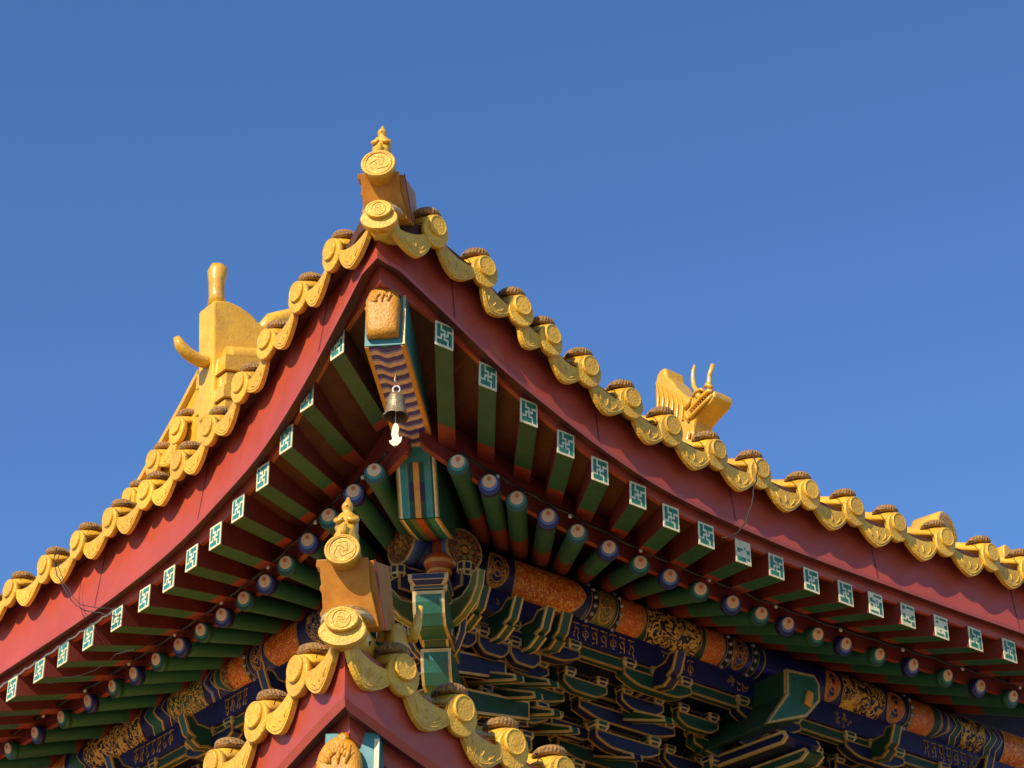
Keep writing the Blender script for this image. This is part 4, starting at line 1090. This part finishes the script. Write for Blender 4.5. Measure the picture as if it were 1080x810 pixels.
# right: big round ridge-tile end and a small fin further along
m = MB(); c = Vector((3.97, .32, 6.05)); ax = Vector((.28, -.96, 0)).normalized()
m.disc(c, ax, [(-.16, .118), (.0, .124), (.012, .118), (.013, .104), (.008, .100)], 'glaze', 34, sy=.95)
relief(m, c+ax*.008, ax, Vector((0, 0, 1)), .098, 'glaze_relief'); m.build('ridge_disc', hall)
m = MB(); m.prism([(4.44, .3, 5.80), (4.44, .3, 6.09), (4.455, .3, 6.11), (4.50, .3, 6.10), (4.55, .3, 6.05), (4.59, .3, 5.80)], (0, .12, 0), 'glaze'); m.build('ridge_fin', hall, bevel=.006)

# ------------------------------------------------------------------ lower eave, its corner nearer the camera
LC = Vector((-1.108, -1.115, 3.517)); LU = 2.0
def jl(q): return .2*max(0., 1-max(0., q)/LU)**2
def zt_l(s, q):
    if s == 'R': return 3.20 + .317*math.exp(-(q/.95)**1.25) 
    return 3.20 + .317*math.exp(-(q/1.25)**1.9)
L_W = {'R': LC.y+.2, 'L': LC.x+.2}; L_U = {'R': LC.x, 'L': LC.y}
low_t = {'R': [.30, .607, .883, 1.147, 1.43, 1.74, 2.06, 2.38, 2.7, 3.02], 'L': [.374, .712, 1.07, 1.41, 1.75, 2.08, 2.41, 2.74, 3.06]}
for s in 'RL':
    cs = []
    for q in low_t[s]:
        c = S(s, L_U[s]+q, L_W[s]-jl(q), zt_l(s, q)); cs.append(c); round_tile(hall, c, OUT(s), ALO(s), .36, min(1.2, q*.95))
    prev = LC + ALO(s)*.02
    for c in cs: drip_tile(hall, prev, c, OUT(s), .36, max(.05, min(1.0, ((prev+c)/2-LC).dot(ALO(s))*.85-.03))); prev = c
    us = [0, .03]+[.1*k for k in range(1, 46)]
    m = MB(); rings = []
    def pr2(q): 
        t = zt_l(s, q); b = t-.262
        return [(.035, t-.015), (.055, b+.03), (.072, b), (.12, b+.01), (.12, t-.015)]
    for i, q in enumerate(us):
        ring = []
        for (w, z) in pr2(q):
            qq = max(q, w); ring.append(S(s, L_U[s]+qq, L_W[s]-jl(qq-w)+w, z))
        rings.append(ring)
    mm = ['red_paint', 'red_paint', 'red_dark', 'red_dark', 'red_dark']  # darker red below the lip, shade put into the colour
    for a in range(len(rings)-1):
        for i in range(5): m.face([rings[a][i], rings[a][(i+1) % 5], rings[a+1][(i+1) % 5], rings[a+1][i]], mm[i])
    bmesh.ops.remove_doubles(m.bm, verts=m.bm.verts[:], dist=1e-5)
    m.build('fascia_board', hall, label='short red fascia board of the lower eave, %s side' % ('right' if s == 'R' else 'left'))
    m = MB(); rings = []
    for q in us:
        z = zt_l(s, q)-.262; ring = []
        for (w, zz_) in ((.13, z+.03), (.15, z-.055), (.18, z-.053), (.18, z+.03)):
            qq = max(q, w); ring.append(S(s, L_U[s]+qq, L_W[s]-jl(qq-w)+w, zz_))
        rings.append(ring)
    for a in range(len(rings)-1):
        for i in range(4): m.face([rings[a][i], rings[a][(i+1) % 4], rings[a+1][(i+1) % 4], rings[a+1][i]], 'red_strip')
    bmesh.ops.remove_doubles(m.bm, verts=m.bm.verts[:], dist=1e-5)
    m.build('eave_strip', hall)
    # rafters
    for i in range(12):
        q = .50+.27*i; u = L_U[s]+q; z = zt_l(s, q)-.262-.055-.062; w = L_W[s]-jl(q)+.17; du = max(0, .40-.15*q)
        m = MB(); P = lambda t, a, b: S(s, u+a+du*t, w+.9*t, z+b+.27*t)
        rings = [[P(t, -.052, -.062), P(t, .052, -.062), P(t, .052, .062), P(t, -.052, .062)] for t in (0, 1)]
        for k, mt in enumerate(('green_paint', 'red_board', 'red_board', 'red_board')): m.face([rings[0][k], rings[0][(k+1) % 4], rings[1][(k+1) % 4], rings[1][k]], mt)
        m.face(rings[0], 'green_paint'); m.face(rings[1], 'red_board')
        bmesh.ops.remove_doubles(m.bm, verts=m.bm.verts[:], dist=1e-5); ro = m.build('flying_rafter', hall)
        e = MB(); c = S(s, u, w, z); right = ALO(s) if s == 'R' else -ALO(s); o = OUT(s)
        Q = lambda a, b, d: c + right*a + Vector((0, 0, b)) + o*d
        e.prism([Q(-.052, -.062, 0), Q(.052, -.062, 0), Q(.052, .062, 0), Q(-.052, .062, 0)], o*.004, 'cream')
        for r, row in enumerate(FRET):
            for k in range(11):
                if row[k] == '#':
                    a0 = -.052+.104*k/11; b1 = .062-.124*r/11
                    e.face([Q(a0, b1-.124/11, .0052), Q(a0+.104/11, b1-.124/11, .0052), Q(a0+.104/11, b1, .0052), Q(a0, b1, .0052)], 'teal')
        e.build('painted_end', ro, recalc=False)
    # roof sheet up to the upper wall, sheathing below
    m = MB(); wend = (PW[s]+1.0); w0 = L_W[s]
    uu = [L_U[s]+.1*k for k in range(0, 60)]
    for a in range(len(uu)-1):
        for w_a, w_b in ((.05, .6), (.6, 1.4), (1.4, wend-w0)):
            def V(u, w): 
                q = u-L_U[s]; q2 = max(q, w); return S(s, L_U[s]+q2, w0-jl(q2-w)*max(0, 1-w/1.5)+w, zt_l(s, q2)*max(0, 1-w/2)+3.2*min(1, w/2)-.05+.34*w)
            m.face([V(uu[a], w_a), V(uu[a+1], w_a), V(uu[a+1], w_b), V(uu[a], w_b)], 'glaze')
            m.face([V(uu[a], w_a)-Vector((0, 0, .18)), V(uu[a+1], w_a)-Vector((0, 0, .18)), V(uu[a+1], w_b)-Vector((0, 0, .18)), V(uu[a], w_b)-Vector((0, 0, .18))], 'red_dark')
    m.build('roof_surface', hall, recalc=False)
corner_tile(hall, LC.copy(), 1.05)
dl = ridge_end(LC.copy(), .96, wide=.185, h=.235)
rider(dl + Vector((0, 0, .064)) - D*.03, .185, 'small yellow glazed rider figure on the lower corner, in front of the green rafters')
# little horned beast peeping over the lower right tiles
hb = empty('horned_figure', (-.62, -.72, 3.6), 'small pale yellow horned beast peeping over the lower right-hand tiles', 'roof figure')
m = MB(); hc = Vector((-.74, -.93, 3.655))
m.disc(hc, Vector((0, 0, 1)), [(-.12, .05), (-.03, .046), (.02, .036), (.04, .016)], 'glaze', 14); hbo = m.build('head', hb)
for dx, pts in ((-.055, [(0, -.02), (-.006, .03), (-.012, .075)]), (.06, [(0, -.03), (.018, .04), (.03, .11)])):
    m = MB(); m.tube([hc + T*(dx+a) + Vector((0, 0, b)) for a, b in pts], [.020, .019, .010], 'glaze', 8); m.build('horn', hbo)
# lower corner beam with its beast-head sleeve
m = MB(); lo2 = LC - D*.26
m.prism([lo2 - T*.10 + Vector((0, 0, -.30)), lo2 - T*.10 + Vector((0, 0, -.62)), lo2 - T*.10 - D*1.6 + Vector((0, 0, -.40)), lo2 - T*.10 - D*1.6 + Vector((0, 0, .0))], T*.20, 'turquoise')
l2 = m.build('upper_corner_beam', hall, bevel=.004)
m = MB(); m.prism([lo2 + T*.082 + Vector((0, 0, -.33)) + D*.002, lo2 + T*.1+Vector((0, 0, -.33)) + D*.002, lo2 + T*.1 + Vector((0, 0, -.62)) + D*.002, lo2 + T*.082+Vector((0, 0, -.62)) + D*.002], D*.003, 'cream'); m.build('beam_edge', l2)
sleeve(lo2 - T*.038 + Vector((0, 0, -.615)) + D*.006, l2, .285, .082, 'glaze_sleeve')
# lower wall, columns and plinth so the hall stands on the ground
m = MB(); m.prism([(.6, .75, -1.6), (.6, 14, -1.6), (14, 14, -1.6), (14, .75, -1.6)], (0, 0, 4.6), 'plaster'); m.build('lower_wall', hall)
for x, y in ((.1, .25), (3.2, .25), (6.4, .25), (9.6, .25), (.1, 3.4), (.1, 6.6), (.1, 9.8)):
    m = MB(); m.disc(Vector((x, y, 0)), Vector((0, 0, 1)), [(-1.15, .24), (-1.1, .24), (-1.08, .17), (2.7, .16)], ['stone', 'stone', 'red_paint'], 24); m.build('column', hall)
m = MB(); m.box((6.4, 6.5, -1.36), (14.6, 0, 0), (0, 14.6, 0), (0, 0, .44), 'stone'); m.build('plinth', hall)

# ------------------------------------------------------------------ bell under the corner beam, with its fish
bc = G(-.29, .045, 0); zb = 5.29
bell = empty('wind_bell', (bc.x, bc.y, 5.33), 'small aged brass wind bell hanging under the upper corner beam', 'bell')
m = MB(); n = 32; rings = []
for h, r in ((0, .004), (-.004, .020), (-.012, .031), (-.03, .038), (-.07, .042), (-.105, .049), (-.124, .057), (-.128, .058)):
    rings.append([bc + Vector((math.cos(2*PI*k/n)*r, math.sin(2*PI*k/n)*r, zb-.085+h + (.010*abs(math.sin(2*PI*k/n*3)) if h < -.12 else 0))) for k in range(n)])
for h, r in ((-.121, .053), (-.09, .042), (-.02, .03), (-.015, .003)):
    rings.append([bc + Vector((math.cos(2*PI*k/n)*r, math.sin(2*PI*k/n)*r, zb-.085+h)) for k in range(n)])
m.loft(rings, ['bell_metal']*7+['bell_inside']*4); bb = m.build('bell_body', bell)
m = MB(); m.tube([bc+Vector((0, 0, zb+.02)), bc+Vector((-.008, .004, zb-.02)), bc+Vector((0, 0, zb-.05))], .004, 'bell_metal', 6)
m.tube([bc+Vector((0, 0, zb-.05))+T*.016*math.cos(a)+Vector((0, 0, -.018+.018*math.sin(a))) for a in [2*PI*k/12 for k in range(13)]], .004, 'white_plastic', 6); m.build('hanger', bell)
m = MB(); m.tube([bc+Vector((0, 0, zb-.10)), bc+Vector((0, 0, zb-.245))], .002, 'white_plastic', 5); m.build('clapper_wire', bell)
# flat fish-shaped wind catcher
m = MB(); fz = zb-.245
fish = [(x*.68, z*.72) for x, z in [(0, .01), (.018, 0), (.026, -.03), (.022, -.07), (.030, -.095), (.044, -.085), (.048, -.10), (.040, -.125), (.018, -.148), (-.008, -.150), (-.030, -.132), (-.038, -.108), (-.026, -.112), (-.016, -.100), (-.024, -.07), (-.020, -.03), (-.012, -.004)]]
m.prism([bc + T*x + Vector((0, 0, fz+z)) for x, z in fish], D*.006, 'cream'); m.build('wind_catcher', bell, bevel=.002)

# ------------------------------------------------------------------ cables, small lamps, light strip
def cable(name, pts, r, label, m_='cable_black', jit=.0):
    m = MB(); P = []
    pts = [Vector(p) for p in pts]
    for i in range(len(pts)-1):
        for k in range(6):
            t = k/6; P.append(pts[i].lerp(pts[i+1], t) + Vector((random.uniform(-jit, jit), random.uniform(-jit, jit), random.uniform(-jit, jit)-.010*math.sin(t*PI))))
    P.append(pts[-1]); m.tube(P, r, m_, 6); o = m.build(name); tag(o, label, 'cable'); return o
for s in 'RL':
    pts = []
    for k in range(22):
        u = (.45 if s == 'R' else .50) + .24*k; j = jut(s, u); pts.append(S(s, u, .375-j*.75, zc('rd', s, u)+.088-.0*j))
    co = cable('string_cable', pts, .0085, 'black string-light cable along the %s rafter feet' % ('right-hand' if s == 'R' else 'left-hand'), jit=.002)
    co2 = MB()
    for k in range(1, 22, 2):
        p = pts[k]; b = MB(); b.disc(p+Vector((0, 0, -.008)), Vector((0, 0, -1))+OUT(s)*.4, [(-.006, .005), (.004, .009), (.012, .0095), (.018, .006), (.020, .002)], 'white_plastic', 12)
        bo = b.build('small_lamp'); adopt(bo, co)
    # second thinner line
for k, (u, dz_) in enumerate(((1.86, 0),)):
    cable('hanging_cable', [(1.855, -.27, 5.60), (1.865, -.30, 5.50), (1.862, -.26, 5.40), (1.85, -.25, 5.30), (1.81, -.20, 5.17), (1.78, -.1, 5.16)], .0032, 'black cable drooping down the right-hand red fascia', jit=.004)
cable('hanging_cable', [(-.26, 2.90, 5.64), (-.28, 2.88, 5.55), (-.25, 2.83, 5.42), (-.2, 2.72, 5.25), (-.12, 2.60, 5.19), (-.05, 2.5, 5.16)], .0030, 'thick black cable hanging off the left-hand fascia by a tile', jit=.004)
cable('hanging_cable', [(-.262, 2.86, 5.62), (-.272, 2.83, 5.50), (-.245, 2.76, 5.36), (-.2, 2.66, 5.23), (-.1, 2.45, 5.17)], .0022, 'thin black cable beside the thick one on the left-hand fascia', jit=.004)
cable('hanging_cable', [(-.03, 3.30, 5.05), (-.03, 3.15, 5.03), (.05, 2.95, 5.02), (.1, 2.8, 5.08), (.25, 2.6, 5.14)], .0025, 'black cable looped under the left-hand painted rafter ends', jit=.004)
pts = [S('L', u, -.028-jut('L', u), zc('st', 'L', u)+.012+.0015*math.sin(u*9)) for u in [2.62+.12*k for k in range(22)]]
lsx = cable('light_strip', pts, .0055, 'white plastic light strip clipped under the left-hand fascia', 'white_plastic', .0006); lsx['category'] = 'light strip'
